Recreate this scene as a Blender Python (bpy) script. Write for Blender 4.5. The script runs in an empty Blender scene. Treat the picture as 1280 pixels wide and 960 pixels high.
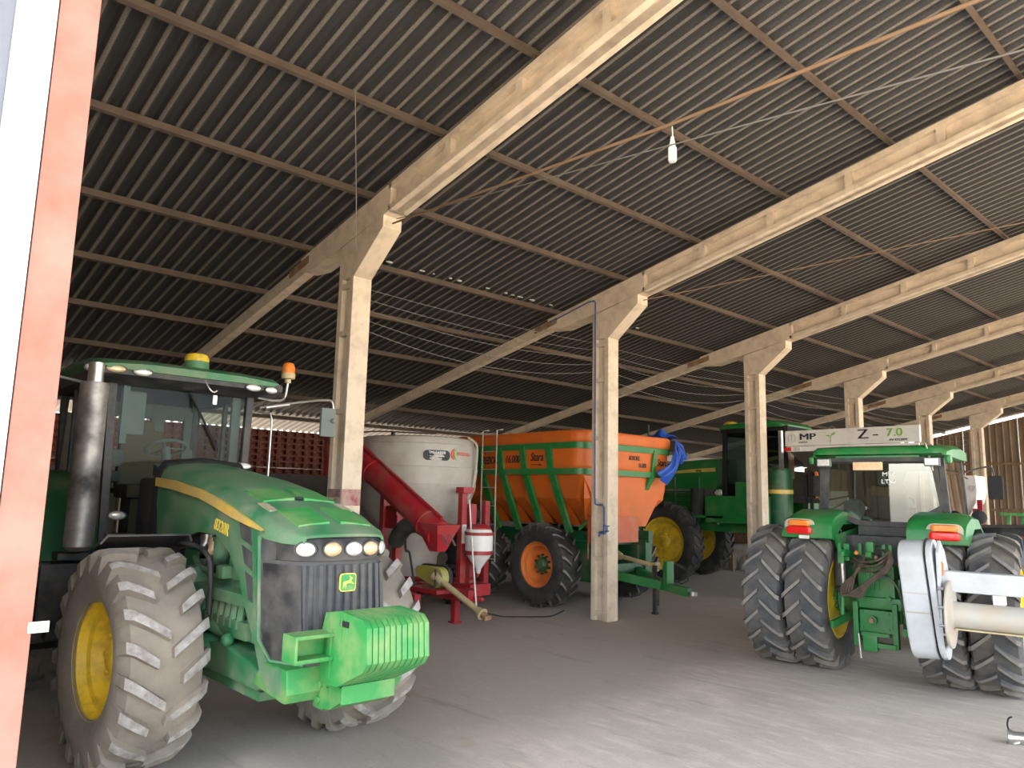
import bpy, bmesh, math, random
from mathutils import Vector, Matrix
PI = math.pi
sin, cos, rad = math.sin, math.cos, math.radians
random.seed(7)
S = bpy.context.scene
COL = S.collection
# ---------------------------------------------------------------- camera
cam = bpy.data.objects.new('camera', bpy.data.cameras.new('camera'))
COL.objects.link(cam)
cam.data.sensor_width = 36.0
cam.data.lens = 946.8 / 1280 * 36
cam.data.clip_start = 0.05
yaw, pitch, roll = -0.828186, 0.147229, -0.0230568
_f = Vector((sin(yaw) * cos(pitch), cos(yaw) * cos(pitch), sin(pitch)))
_r = _f.cross(Vector((0, 0, 1))).normalized()
_d = _f.cross(_r)
_R = cos(roll) * _r + sin(roll) * _d
_D = -sin(roll) * _r + cos(roll) * _d
cam.matrix_world = Matrix(((_R.x, -_D.x, -_f.x, 8.4526), (_R.y, -_D.y, -_f.y, -4.9473), (_R.z, -_D.z, -_f.z, 1.9888), (0, 0, 0, 1)))
S.camera = cam
# ---------------------------------------------------------------- light, exposure
w = bpy.data.worlds.new('sky')
S.world = w
w.use_nodes = True
nt = w.node_tree
bg = nt.nodes['Background']
sky = nt.nodes.new('ShaderNodeTexSky')
sky.sky_type = 'NISHITA'
sky.sun_disc = False
sky.sun_elevation = rad(66)
sky.sun_rotation = rad(130)
sky.air_density = 1.0
sky.dust_density = 2.0
hz = nt.nodes.new('ShaderNodeMix')                 # hazy sky: the blue washed out towards warm white
hz.data_type = 'RGBA'
hz.inputs[0].default_value = 0.45
bw = nt.nodes.new('ShaderNodeRGBToBW')
tint = nt.nodes.new('ShaderNodeMix')
tint.data_type = 'RGBA'
tint.blend_type = 'MULTIPLY'
tint.inputs[0].default_value = 1.0
tint.inputs[7].default_value = (1.0, 0.95, 0.88, 1)
nt.links.new(sky.outputs[0], bw.inputs[0])
nt.links.new(bw.outputs[0], tint.inputs[6])
nt.links.new(sky.outputs[0], hz.inputs[6])
nt.links.new(tint.outputs[2], hz.inputs[7])
nt.links.new(hz.outputs[2], bg.inputs[0])
bg.inputs[1].default_value = 0.45
sun = bpy.data.objects.new('sun', bpy.data.lights.new('sun', 'SUN'))
COL.objects.link(sun)
sun.data.energy = 9.0
sun.data.angle = rad(0.6)
sun.data.color = (1.0, 0.95, 0.87)
_sd = Vector((0.36, 0.16, 0.92)).normalized()      # towards the sun
sun.rotation_euler = _sd.to_track_quat('Z', 'Y').to_euler()
sun.location = (20, -20, 30)
S.view_settings.view_transform = 'Standard'
S.view_settings.look = 'None'
S.view_settings.gamma = 1.0
S.view_settings.use_curve_mapping = False
S.view_settings.exposure = 1.9
# ---------------------------------------------------------------- materials
def mat(name, base, rough=0.6, metal=0.0, dirt=None, amt=0.0, scale=3.0, rough2=None, bump=0.0, bscale=40.0, base2=None, b2=0.5, spec=0.5, emit=None, stops=None):
    """painted / bare surface: base colour, a second tone in patches (wear), and dust or dirt in noise patches"""
    m = bpy.data.materials.new(name)
    m.use_nodes = True
    t = m.node_tree
    N, L = t.nodes, t.links
    b = N['Principled BSDF']
    b.inputs['Roughness'].default_value = rough
    b.inputs['Metallic'].default_value = metal
    b.inputs['Specular IOR Level'].default_value = spec
    col = None
    tc = N.new('ShaderNodeTexCoord')
    def noise(sc, det=6.0, ro=0.6):
        n = N.new('ShaderNodeTexNoise')
        n.inputs['Scale'].default_value = sc
        n.inputs['Detail'].default_value = det
        n.inputs['Roughness'].default_value = ro
        L.new(tc.outputs['Object'], n.inputs['Vector'])
        return n
    def ramp(src, a, c):
        r = N.new('ShaderNodeValToRGB')
        r.color_ramp.elements[0].position = a
        r.color_ramp.elements[1].position = c
        L.new(src, r.inputs[0])
        return r.outputs[0]
    def mix(fac, c1, c2):
        x = N.new('ShaderNodeMix')
        x.data_type = 'RGBA'
        L.new(fac, x.inputs[0])
        for sock, c in ((x.inputs[6], c1), (x.inputs[7], c2)):
            if isinstance(c, tuple):
                sock.default_value = (*c, 1)
            else:
                L.new(c, sock)
        return x.outputs[2]
    cur = base
    if base2:
        cur = mix(ramp(noise(scale * 0.7, 8).outputs[0], b2 - 0.12, b2 + 0.12), cur, base2)
    if dirt and amt > 0:
        lo = 0.75 - amt * 0.6
        f = ramp(noise(scale).outputs[0], lo - 0.15, lo + 0.25)
        cur = mix(f, cur, dirt)
        if rough2 is not None:
            mr = N.new('ShaderNodeMapRange')
            mr.inputs[3].default_value = rough
            mr.inputs[4].default_value = rough2
            L.new(f, mr.inputs[0])
            L.new(mr.outputs[0], b.inputs['Roughness'])
    if isinstance(cur, tuple):
        b.inputs['Base Color'].default_value = (*cur, 1)
    else:
        L.new(cur, b.inputs['Base Color'])
    if bump:
        bp = N.new('ShaderNodeBump')
        bp.inputs['Strength'].default_value = bump
        bp.inputs['Distance'].default_value = 0.02
        L.new(noise(bscale).outputs[0], bp.inputs['Height'])
        L.new(bp.outputs[0], b.inputs['Normal'])
    if emit:
        b.inputs['Emission Color'].default_value = (*emit[0], 1)
        b.inputs['Emission Strength'].default_value = emit[1]
    return m
def glass_mat(name, tint, alpha_fac=0.12, rough=0.02, ior=1.2):
    """thin pane: mostly see-through, tinted, with a mirror coat"""
    m = bpy.data.materials.new(name)
    m.use_nodes = True
    t = m.node_tree
    N, L = t.nodes, t.links
    for n in list(N):
        N.remove(n)
    o = N.new('ShaderNodeOutputMaterial')
    tr = N.new('ShaderNodeBsdfTransparent')
    tr.inputs[0].default_value = (*tint, 1)
    gl = N.new('ShaderNodeBsdfGlossy')
    gl.inputs['Roughness'].default_value = rough
    fr = N.new('ShaderNodeFresnel')
    fr.inputs[0].default_value = ior
    ad = N.new('ShaderNodeMath')
    ad.inputs[1].default_value = alpha_fac
    L.new(fr.outputs[0], ad.inputs[0])
    mx = N.new('ShaderNodeMixShader')
    L.new(ad.outputs[0], mx.inputs[0])
    L.new(tr.outputs[0], mx.inputs[1])
    L.new(gl.outputs[0], mx.inputs[2])
    L.new(mx.outputs[0], o.inputs[0])
    return m
DUST = (0.42, 0.33, 0.22)
M = {}
M['green'] = mat('green_paint', (0.012, 0.17, 0.035), 0.38, 0, (0.16, 0.21, 0.10), 0.2, 2.6, 0.7)
M['green_dusty'] = mat('dusty_green_paint', (0.032, 0.185, 0.075), 0.5, 0, (0.25, 0.27, 0.18), 0.38, 3.0, 0.9)
M['green_dark'] = mat('dark_green_paint', (0.008, 0.085, 0.028), 0.45, 0, (0.2, 0.17, 0.1), 0.2, 3.0, 0.8)
M['green_weight'] = mat('bright_green_paint', (0.03, 0.255, 0.06), 0.5, 0, (0.33, 0.38, 0.16), 0.22, 3.0, 0.8)
M['yellow'] = mat('yellow_paint', (0.80, 0.55, 0.03), 0.45, 0, (0.25, 0.15, 0.06), 0.24, 7.0, 0.8)
M['stripe'] = mat('yellow_stripe', (0.75, 0.50, 0.07), 0.5, 0, (0.45, 0.37, 0.22), 0.4, 4.0)
M['rubber'] = mat('dusty_rubber', (0.085, 0.078, 0.07), 0.9, 0, (0.22, 0.185, 0.15), 0.6, 2.5, bump=0.25, bscale=30)
M['rubber_dust'] = mat('light_dusty_rubber', (0.15, 0.135, 0.115), 0.95, 0, (0.27, 0.235, 0.19), 0.6, 2.5, bump=0.25, bscale=30)
M['rubber_wear'] = mat('worn_lug_rubber', (0.17, 0.155, 0.135), 0.9, 0, (0.40, 0.38, 0.36), 0.55, 14.0)
M['rubber_dark'] = mat('dark_rubber', (0.022, 0.022, 0.022), 0.85, 0, (0.09, 0.08, 0.065), 0.35, 3.0, bump=0.2, bscale=30)
M['rubber_lug'] = mat('grey_lug_rubber', (0.10, 0.098, 0.09), 0.9, 0, (0.3, 0.28, 0.25), 0.4, 6.0)
M['black'] = mat('black_plastic', (0.018, 0.019, 0.021), 0.5, 0, (0.13, 0.12, 0.105), 0.3, 4.0, 0.85)
M['grille'] = mat('dusty_dark_grille', (0.04, 0.044, 0.05), 0.55, 0, (0.11, 0.105, 0.095), 0.42, 9.0, 0.9)
M['matte_black'] = mat('matte_black', (0.012, 0.012, 0.013), 0.9)
M['steel'] = mat('bare_steel', (0.55, 0.54, 0.52), 0.35, 0.9, (0.3, 0.25, 0.2), 0.2, 8.0)
M['exhaust'] = mat('worn_exhaust_steel', (0.46, 0.43, 0.40), 0.38, 0.7, (0.05, 0.05, 0.055), 0.52, 2.6, 0.7)
M['rust'] = mat('rusty_steel', (0.22, 0.11, 0.06), 0.85, 0.1, (0.38, 0.27, 0.17), 0.4, 6.0)
M['concrete'] = mat('precast_concrete', (0.66, 0.55, 0.415), 0.9, 0, (0.36, 0.29, 0.22), 0.24, 4.5, bump=0.12, bscale=50)
M['wood'] = mat('weathered_purlin', (0.115, 0.085, 0.062), 0.85, 0, (0.075, 0.052, 0.04), 0.4, 3.0)
M['orange'] = mat('orange_fibreglass', (0.62, 0.125, 0.011), 0.5, 0, (0.42, 0.12, 0.025), 0.22, 2.0, 0.7)
M['orange_rim'] = mat('orange_rim', (0.70, 0.19, 0.035), 0.5, 0, (0.4, 0.17, 0.07), 0.25, 5.0)
M['red'] = mat('red_paint', (0.33, 0.015, 0.022), 0.42, 0, (0.25, 0.13, 0.09), 0.22, 3.5, 0.8)
M['poly'] = mat('white_poly_tank', (0.43, 0.405, 0.365), 0.5, 0, (0.28, 0.24, 0.19), 0.4, 1.6)
M['white'] = mat('white_paint', (0.72, 0.70, 0.66), 0.45, 0, (0.5, 0.45, 0.38), 0.2, 3.0)
M['grey'] = mat('light_grey_paint', (0.50, 0.53, 0.55), 0.5, 0, (0.34, 0.34, 0.33), 0.35, 2.5)
M['grey_pipe'] = mat('dusty_grey_pipe', (0.42, 0.41, 0.37), 0.55, 0, (0.45, 0.36, 0.25), 0.4, 4.0)
M['lamp'] = mat('lamp_lens', (0.8, 0.8, 0.78), 0.15, 0.3, (0.5, 0.42, 0.3), 0.3, 20.0)
M['lamp_amber'] = mat('dusty_lamp_lens', (0.62, 0.40, 0.22), 0.3, 0.2, (0.7, 0.55, 0.35), 0.4, 20.0)
M['amber'] = mat('amber_lens', (0.75, 0.20, 0.02), 0.25, 0, (0.5, 0.3, 0.15), 0.25, 9.0)
M['red_lens'] = mat('red_lens', (0.62, 0.012, 0.01), 0.2)
M['pink'] = mat('faded_red_oxide_steel', (0.31, 0.148, 0.114), 0.7, 0, (0.23, 0.07, 0.042), 0.36, 4.0)
M['galv'] = mat('galvanised_sheet', (0.62, 0.65, 0.68), 0.45, 0.35, (0.42, 0.46, 0.5), 0.35, 3.0)
M['shield'] = mat('faded_red_orange_paint', (0.50, 0.095, 0.03), 0.55, 0, (0.45, 0.2, 0.1), 0.25, 3.0)
M['galv_dark'] = mat('shaded_dull_zinc', (0.15, 0.16, 0.19), 0.6, 0.2)
M['leaf'] = mat('dull_zinc_sheet', (0.36, 0.38, 0.39), 0.55, 0.2, (0.25, 0.27, 0.3), 0.35, 3.0)
M['brick'] = mat('red_brick', (0.19, 0.05, 0.032), 0.9, 0, (0.42, 0.2, 0.13), 0.22, 5.0)
M['brown_sheet'] = mat('brown_rusty_sheet', (0.20, 0.135, 0.085), 0.75, 0.1, (0.30, 0.22, 0.15), 0.45, 1.2)
M['tarp'] = mat('blue_tarp', (0.015, 0.07, 0.36), 0.5, 0, (0.05, 0.13, 0.45), 0.3, 6.0)
M['blue'] = mat('blue_conduit', (0.06, 0.11, 0.26), 0.5, 0, (0.3, 0.28, 0.25), 0.2, 6.0)
M['olive'] = mat('olive_yellow_guard', (0.42, 0.40, 0.06), 0.5, 0, (0.35, 0.30, 0.16), 0.35, 5.0)
M['tan'] = mat('tan_shaft_guard', (0.50, 0.41, 0.22), 0.6, 0, (0.35, 0.27, 0.16), 0.35, 6.0)
M['cable'] = mat('black_cable', (0.02, 0.02, 0.02), 0.6)
M['rope'] = mat('rusty_wire_rope', (0.23, 0.145, 0.085), 0.85)
M['wire'] = mat('grey_wire', (0.16, 0.15, 0.135), 0.7)
M['text_black'] = mat('black_lettering', (0.015, 0.015, 0.016), 0.6)
M['text_yellow'] = mat('yellow_lettering', (0.8, 0.62, 0.1), 0.5)
M['text_white'] = mat('white_lettering', (0.8, 0.8, 0.78), 0.5)
M['text_green'] = mat('green_lettering', (0.22, 0.45, 0.10), 0.5)
M['text_red'] = mat('red_lettering', (0.7, 0.05, 0.05), 0.5)
M['seat'] = mat('tan_seat_cloth', (0.13, 0.10, 0.065), 0.9)
M['cab_grey'] = mat('cab_trim_grey', (0.14, 0.17, 0.155), 0.7, 0, (0.2, 0.2, 0.18), 0.3, 4.0)
M['glass'] = glass_mat('cab_glass', (0.66, 0.74, 0.72), 0.0)
M['glass_rear'] = glass_mat('rear_window_glass', (0.55, 0.63, 0.61), 0.15, 0.02, 1.4)
M['glass_dark'] = glass_mat('dark_tinted_glass', (0.28, 0.33, 0.31), 0.0)
# ---------------------------------------------------------------- mesh builder
class B:
    def __init__(s):
        s.bm = bmesh.new()
        s.mi = 0
    def _f(s, vs):
        try:
            f = s.bm.faces.new(vs)
            f.material_index = s.mi
            return f
        except ValueError:
            return None
    def box(s, c, d, rot=None, bev=0.0, taper=None):
        x, y, z = d[0] / 2, d[1] / 2, d[2] / 2
        vs = []
        for k in (-1, 1):
            tx, ty = taper if (taper and k > 0) else (1, 1)
            for a, b in ((-1, -1), (1, -1), (1, 1), (-1, 1)):
                v = Vector((a * x * tx, b * y * ty, k * z))
                if rot is not None:
                    v = rot @ v
                vs.append(s.bm.verts.new(v + Vector(c)))
        fs = [s._f([vs[i] for i in q]) for q in ((3, 2, 1, 0), (4, 5, 6, 7), (0, 1, 5, 4), (1, 2, 6, 5), (2, 3, 7, 6), (3, 0, 4, 7))]
        if bev:
            es = list({e for f in fs for e in f.edges})
            r = bmesh.ops.bevel(s.bm, geom=es, offset=bev, segments=2, affect='EDGES', profile=0.6)
            for f in r['faces']:
                f.material_index = s.mi
        return s
    def bar(s, p0, p1, wx, wz, up=(0, 0, 1), bev=0.0):
        """rectangular bar between two points; wz along up"""
        p0, p1 = Vector(p0), Vector(p1)
        d = p1 - p0
        L = d.length
        y = d.normalized()
        x = y.cross(Vector(up))
        if x.length < 1e-5:
            x = y.cross(Vector((1, 0, 0)))
        x.normalize()
        z = x.cross(y)
        R = Matrix((x, y, z)).transposed()
        return s.box((p0 + p1) / 2, (wx, L, wz), R, bev)
    def cyl(s, p0, p1, r0, r1=None, n=16, cap=True):
        p0, p1 = Vector(p0), Vector(p1)
        r1 = r0 if r1 is None else r1
        d = (p1 - p0).normalized()
        a = d.cross(Vector((0, 0, 1)) if abs(d.z) < 0.9 else Vector((1, 0, 0))).normalized()
        b = d.cross(a)
        A = [s.bm.verts.new(p0 + (a * cos(2 * PI * i / n) + b * sin(2 * PI * i / n)) * r0) for i in range(n)]
        Z = [s.bm.verts.new(p1 + (a * cos(2 * PI * i / n) + b * sin(2 * PI * i / n)) * r1) for i in range(n)]
        for i in range(n):
            j = (i + 1) % n
            s._f([A[i], Z[i], Z[j], A[j]])
        if cap:
            s._f(A)
            s._f(Z[::-1])
        return s
    def tube(s, pts, r, n=8, cap=True):
        pts = [Vector(p) for p in pts]
        rs = r if isinstance(r, (list, tuple)) else [r] * len(pts)
        ring = []
        t0 = (pts[1] - pts[0]).normalized()
        a = t0.cross(Vector((0, 0, 1)) if abs(t0.z) < 0.9 else Vector((1, 0, 0))).normalized()
        for i, p in enumerate(pts):
            t = (pts[min(i + 1, len(pts) - 1)] - pts[max(i - 1, 0)]).normalized()
            a = (a - t * a.dot(t)).normalized()
            b = t.cross(a)
            ring.append([s.bm.verts.new(p + (a * cos(2 * PI * k / n) + b * sin(2 * PI * k / n)) * rs[i]) for k in range(n)])
        for i in range(len(pts) - 1):
            for k in range(n):
                j = (k + 1) % n
                s._f([ring[i][k], ring[i][j], ring[i + 1][j], ring[i + 1][k]])
        if cap:
            s._f(ring[0][::-1])
            s._f(ring[-1])
        return s
    def lathe(s, prof, c=(0, 0, 0), axis=(0, 0, 1), n=24, ring=False):
        """prof = [(r, h)] turned about axis through c; ring=True closes the profile on itself"""
        c, d = Vector(c), Vector(axis).normalized()
        a = d.cross(Vector((0, 0, 1)) if abs(d.z) < 0.9 else Vector((1, 0, 0))).normalized()
        b = d.cross(a)
        R = []
        for r, h in prof:
            if r < 1e-6:
                R.append([s.bm.verts.new(c + d * h)])
            else:
                R.append([s.bm.verts.new(c + d * h + (a * cos(2 * PI * i / n) + b * sin(2 * PI * i / n)) * r) for i in range(n)])
        m = len(R)
        for q in range(m if ring else m - 1):
            U, V = R[q], R[(q + 1) % m]
            for i in range(n):
                j = (i + 1) % n
                if len(U) == 1 and len(V) == 1:
                    continue
                if len(U) == 1:
                    s._f([U[0], V[i], V[j]])
                elif len(V) == 1:
                    s._f([U[i], V[0], U[j]])
                else:
                    s._f([U[i], V[i], V[j], U[j]])
        return s
    def prism(s, poly, a, b, axis='y', bev=0.0):
        """extrude a 2-D outline from a to b along an axis; outline is (x,z) for y, (x,y) for z, (y,z) for x"""
        def P(u, v, h):
            return {'y': (u, h, v), 'z': (u, v, h), 'x': (h, u, v)}[axis]
        A = [s.bm.verts.new(P(u, v, a)) for u, v in poly]
        Z = [s.bm.verts.new(P(u, v, b)) for u, v in poly]
        n = len(poly)
        fs = [s._f(A), s._f(Z[::-1])]
        for i in range(n):
            j = (i + 1) % n
            fs.append(s._f([A[i], Z[i], Z[j], A[j]]))
        if bev:
            es = [e for f in fs[:2] if f for e in f.edges]
            r = bmesh.ops.bevel(s.bm, geom=list(set(es)), offset=bev, segments=2, affect='EDGES', profile=0.6)
            for f in r['faces']:
                f.material_index = s.mi
        return s
    def loft(s, secs, closed=True, cap=True):
        R = [[s.bm.verts.new(p) for p in q] for q in secs]
        n = len(R[0])
        for i in range(len(R) - 1):
            for k in range(n if closed else n - 1):
                j = (k + 1) % n
                s._f([R[i][k], R[i][j], R[i + 1][j], R[i + 1][k]])
        if cap and closed:
            s._f(R[0][::-1])
            s._f(R[-1])
        return s
    def sphere(s, c, r, sc=(1, 1, 1), u=16, v=10):
        C0 = Vector(c)
        P = lambda th, ph: C0 + Vector((r * sc[0] * sin(th) * cos(ph), r * sc[1] * sin(th) * sin(ph), r * sc[2] * cos(th)))
        top, bot = s.bm.verts.new(P(0, 0)), s.bm.verts.new(P(PI, 0))
        R = [[s.bm.verts.new(P(PI * i / v, 2 * PI * k / u)) for k in range(u)] for i in range(1, v)]
        for k in range(u):
            j = (k + 1) % u
            s._f([top, R[0][k], R[0][j]])
            s._f([bot, R[-1][j], R[-1][k]])
            for a, b2 in zip(R[:-1], R[1:]):
                s._f([a[k], b2[k], b2[j], a[j]])
        return s
    def quad(s, *ps):
        s._f([s.bm.verts.new(p) for p in ps])
        return s
    def build(s, name, m, parent=None, ang=38, solid=0.0, loc=None):
        bmesh.ops.remove_doubles(s.bm, verts=s.bm.verts, dist=1e-5)
        bmesh.ops.recalc_face_normals(s.bm, faces=s.bm.faces)
        if solid:
            bmesh.ops.solidify(s.bm, geom=s.bm.faces[:], thickness=solid)
        lim = rad(ang)
        for f in s.bm.faces:
            f.smooth = True
        for e in s.bm.edges:
            if len(e.link_faces) == 2 and e.calc_face_angle(0) > lim:
                e.smooth = False
        me = bpy.data.meshes.new(name)
        s.bm.to_mesh(me)
        s.bm.free()
        for x in (m if isinstance(m, (list, tuple)) else [m]):
            me.materials.append(M[x] if isinstance(x, str) else x)
        o = bpy.data.objects.new(name, me)
        COL.objects.link(o)
        if name not in ('brick', 'foam_patch'):
            wn = o.modifiers.new('shading', 'WEIGHTED_NORMAL')
            wn.keep_sharp = True
        if parent is not None:
            o.parent = parent
        if loc is not None:
            o.location = loc
        return o
def tag(o, label, cat=None, group=None):
    o['label'] = label
    if cat:
        o['category'] = cat
    if group:
        o['group'] = group
    return o
def thing(name, label, cat, loc=(0, 0, 0), rz=0.0, group=None):
    o = bpy.data.objects.new(name, None)
    o.empty_display_size = 0.2
    COL.objects.link(o)
    o.location = loc
    o.rotation_euler = (0, 0, rz)
    return tag(o, label, cat, group)
def part(name, parent, loc=(0, 0, 0), rot=(0, 0, 0)):
    o = bpy.data.objects.new(name, None)
    o.empty_display_size = 0.1
    COL.objects.link(o)
    o.parent = parent
    o.location = loc
    o.rotation_euler = rot
    return o
def struct(o):
    o['kind'] = 'structure'
    return o
def copy(o, parent, loc=None, rot=None):
    c = o.copy()
    COL.objects.link(c)
    c.parent = parent
    if loc is not None:
        c.location = loc
    if rot is not None:
        c.rotation_euler = rot
    for ch in o.children:
        copy(ch, c)
    return c
def text(name, body, size, m, parent, loc, rot, depth=0.002, shear=0.0, sx=1.0, bold=0.0, align='CENTER'):
    cu = bpy.data.curves.new(name, 'FONT')
    cu.body = body
    cu.size = size
    cu.shear = shear
    cu.extrude = depth
    cu.offset = 0.0
    cu.align_x = align
    cu.align_y = 'CENTER'
    ob = bpy.data.objects.new(name, cu)
    COL.objects.link(ob)
    dg = bpy.context.evaluated_depsgraph_get()
    me = bpy.data.meshes.new_from_object(ob.evaluated_get(dg))
    bpy.data.objects.remove(ob)
    if bold:                                            # heavier strokes: the outline laid over itself twice, a hair apart
        bm = bmesh.new()
        bm.from_mesh(me)
        g0 = bm.verts[:] + bm.edges[:] + bm.faces[:]
        for k, dx in enumerate((-0.022, 0.022)):
            r = bmesh.ops.duplicate(bm, geom=g0)
            bmesh.ops.translate(bm, verts=[e for e in r['geom'] if isinstance(e, bmesh.types.BMVert)], vec=(dx * size, 0, 0.0006 * (k + 1)))
        bm.to_mesh(me)
        bm.free()
    me.name = name
    me.materials.clear()
    me.materials.append(M[m])
    o = bpy.data.objects.new(name, me)
    COL.objects.link(o)
    o.parent = parent
    o.location = loc
    o.rotation_euler = rot
    o.scale = (sx, 1, 1)
    return o
def smooth_path(pts, k=6):
    """Catmull-Rom through the points"""
    P = [Vector(p) for p in pts]
    out = []
    for i in range(len(P) - 1):
        a, b, c, d = P[max(i - 1, 0)], P[i], P[i + 1], P[min(i + 2, len(P) - 1)]
        for q in range(k):
            t = q / k
            out.append(0.5 * ((2 * b) + (c - a) * t + (2 * a - 5 * b + 4 * c - d) * t * t + (3 * b - a - 3 * c + d) * t ** 3))
    out.append(P[-1])
    return out
# ================================================================ the setting
SL = 0.2133
def roof_z(x):
    return (5.66 + SL * x) if x <= 9.0 else (5.66 + SL * 9.0 - SL * (x - 9.0))
# floor: worn concrete, with a darker strip under the machines
def floor_material():
    m = bpy.data.materials.new('worn_concrete_floor')
    m.use_nodes = True
    t = m.node_tree
    N, L = t.nodes, t.links
    b = N['Principled BSDF']
    b.inputs['Roughness'].default_value = 0.9
    tc = N.new('ShaderNodeTexCoord')
    def noise(sc, det, rough=0.6, stretch=None):
        n = N.new('ShaderNodeTexNoise')
        n.inputs['Scale'].default_value = sc
        n.inputs['Detail'].default_value = det
        n.inputs['Roughness'].default_value = rough
        if stretch:
            mp = N.new('ShaderNodeMapping')
            mp.inputs['Scale'].default_value = stretch
            mp.inputs['Rotation'].default_value = (0, 0, rad(12))
            L.new(tc.outputs['Object'], mp.inputs[0])
            L.new(mp.outputs[0], n.inputs['Vector'])
        else:
            L.new(tc.outputs['Object'], n.inputs['Vector'])
        return n.outputs[0]
    def ramp(s, a, c):
        r = N.new('ShaderNodeValToRGB')
        r.color_ramp.elements[0].position, r.color_ramp.elements[1].position = a, c
        L.new(s, r.inputs[0])
        return r.outputs[0]
    def mix(f, c1, c2):
        x = N.new('ShaderNodeMix')
        x.data_type = 'RGBA'
        L.new(f, x.inputs[0])
        for sock, c in ((x.inputs[6], c1), (x.inputs[7], c2)):
            if isinstance(c, tuple):
                sock.default_value = (*c, 1)
            else:
                L.new(c, sock)
        return x.outputs[2]
    def math(op, a, b2):
        x = N.new('ShaderNodeMath')
        x.operation = op
        for i, v in enumerate((a, b2)):
            if isinstance(v, float):
                x.inputs[i].default_value = v
            else:
                L.new(v, x.inputs[i])
        return x.outputs[0]
    sx = N.new('ShaderNodeSeparateXYZ')
    L.new(tc.outputs['Object'], sx.inputs[0])
    c = mix(ramp(noise(1.1, 8), 0.35, 0.7), (0.60, 0.53, 0.44), (0.47, 0.415, 0.345))
    c = mix(ramp(noise(6.0, 9, 0.7, (0.35, 1.0, 1.0)), 0.48, 0.72), c, (0.70, 0.63, 0.525))
    # the strip under the machines is darker: its edge runs along the shed
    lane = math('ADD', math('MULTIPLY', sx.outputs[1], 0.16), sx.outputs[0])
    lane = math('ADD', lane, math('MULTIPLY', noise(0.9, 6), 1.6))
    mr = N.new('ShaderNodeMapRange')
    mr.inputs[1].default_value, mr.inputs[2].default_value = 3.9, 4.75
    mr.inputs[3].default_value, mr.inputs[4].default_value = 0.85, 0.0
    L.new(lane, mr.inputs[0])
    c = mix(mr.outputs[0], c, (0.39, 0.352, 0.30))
    st = math('MULTIPLY', ramp(noise(2.2, 7, 0.65, (0.25, 1.3, 1.0)), 0.58, 0.72), 0.45)
    c = mix(st, c, (0.17, 0.155, 0.14))
    st2 = math('MULTIPLY', ramp(noise(0.8, 3), 0.66, 0.72), 0.4)
    c = mix(st2, c, (0.36, 0.25, 0.13))
    c = mix(math('MULTIPLY', ramp(noise(38, 10, 0.8), 0.5, 0.75), 0.5), c, (0.24, 0.215, 0.18))      # grit and fine stains
    c = mix(math('MULTIPLY', ramp(noise(17, 9, 0.8, (0.3, 1.0, 1.0)), 0.55, 0.7), 0.35), c, (0.72, 0.66, 0.56))
    L.new(c, b.inputs['Base Color'])
    bp = N.new('ShaderNodeBump')
    bp.inputs['Strength'].default_value = 0.25
    bp.inputs['Distance'].default_value = 0.02
    L.new(noise(25, 8, 0.7), bp.inputs['Height'])
    L.new(bp.outputs[0], b.inputs['Normal'])
    return m
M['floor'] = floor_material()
M['yard'] = mat('pale_dry_yard', (0.52, 0.44, 0.34), 0.95, 0, (0.40, 0.31, 0.21), 0.5, 0.3)
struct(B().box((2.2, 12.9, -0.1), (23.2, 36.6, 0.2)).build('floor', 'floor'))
g = B()
g.box((2.2, -25.4, -0.14), (123.2, 40.0, 0.2)).box((44, 13, -0.14), (60.2, 37.0, 0.2)).box((-34.6, 13, -0.14), (50.0, 37.0, 0.2))
g.box((2.2, 46.2, -0.14), (123.2, 30.0, 0.2))
struct(g.build('floor_yard', 'yard'))
# roof: corrugated sheeting on purlins
def roof_material():
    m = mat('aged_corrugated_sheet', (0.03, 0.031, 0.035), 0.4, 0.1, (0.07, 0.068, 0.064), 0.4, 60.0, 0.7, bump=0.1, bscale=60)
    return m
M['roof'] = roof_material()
M['roof_rib'] = mat('pale_sheet_rib', (0.24, 0.215, 0.18), 0.55, 0.0, (0.10, 0.095, 0.085), 0.5, 70.0)
def roof_sheet(y0, y1, xs, pitch=0.18, amp=0.024):
    bm = B()
    n = int((y1 - y0) / pitch * 8)
    rows = []
    for x in xs:
        z = roof_z(x) + 0.125
        row = []
        for i in range(n + 1):
            y = y0 + i * pitch / 8
            ph = (i % 8) / 8
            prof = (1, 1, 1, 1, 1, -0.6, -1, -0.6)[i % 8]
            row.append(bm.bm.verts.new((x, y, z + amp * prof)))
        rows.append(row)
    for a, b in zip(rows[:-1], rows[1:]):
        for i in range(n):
            bm.mi = 1 if i % 8 in (5, 6) else 0            # ribs coloured paler than the pans
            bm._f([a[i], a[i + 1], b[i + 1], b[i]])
    return bm
ceiling = struct(roof_sheet(-6.2, 30.9, (-10.4, -5, 0, 5, 9.0, 14.5)).build('ceiling', ['roof', 'roof_rib'], ang=60))  # unseen front overhang past the gable is added to shade the door jamb
# purlins: timber / steel strips under the sheeting, children of the roof
PX = (-9.05, -7.5, -5.93, -4.36, -2.83, -1.26, 0.34, 1.84, 3.34, 4.84, 6.33, 7.85)
def purlin(x):
    b = B()
    z = roof_z(x)
    R = Matrix.Rotation(-math.atan(SL), 3, 'Y')
    b.box((x, 12.8, z + 0.045), (0.045, 35.9, 0.09), R, 0.008)
    b.box((x + 0.014, 12.8, z + 0.005), (0.055, 35.9, 0.018), R)
    return b.build('purlin', 'wood', ceiling)
for x in PX:
    purlin(x)
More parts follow.
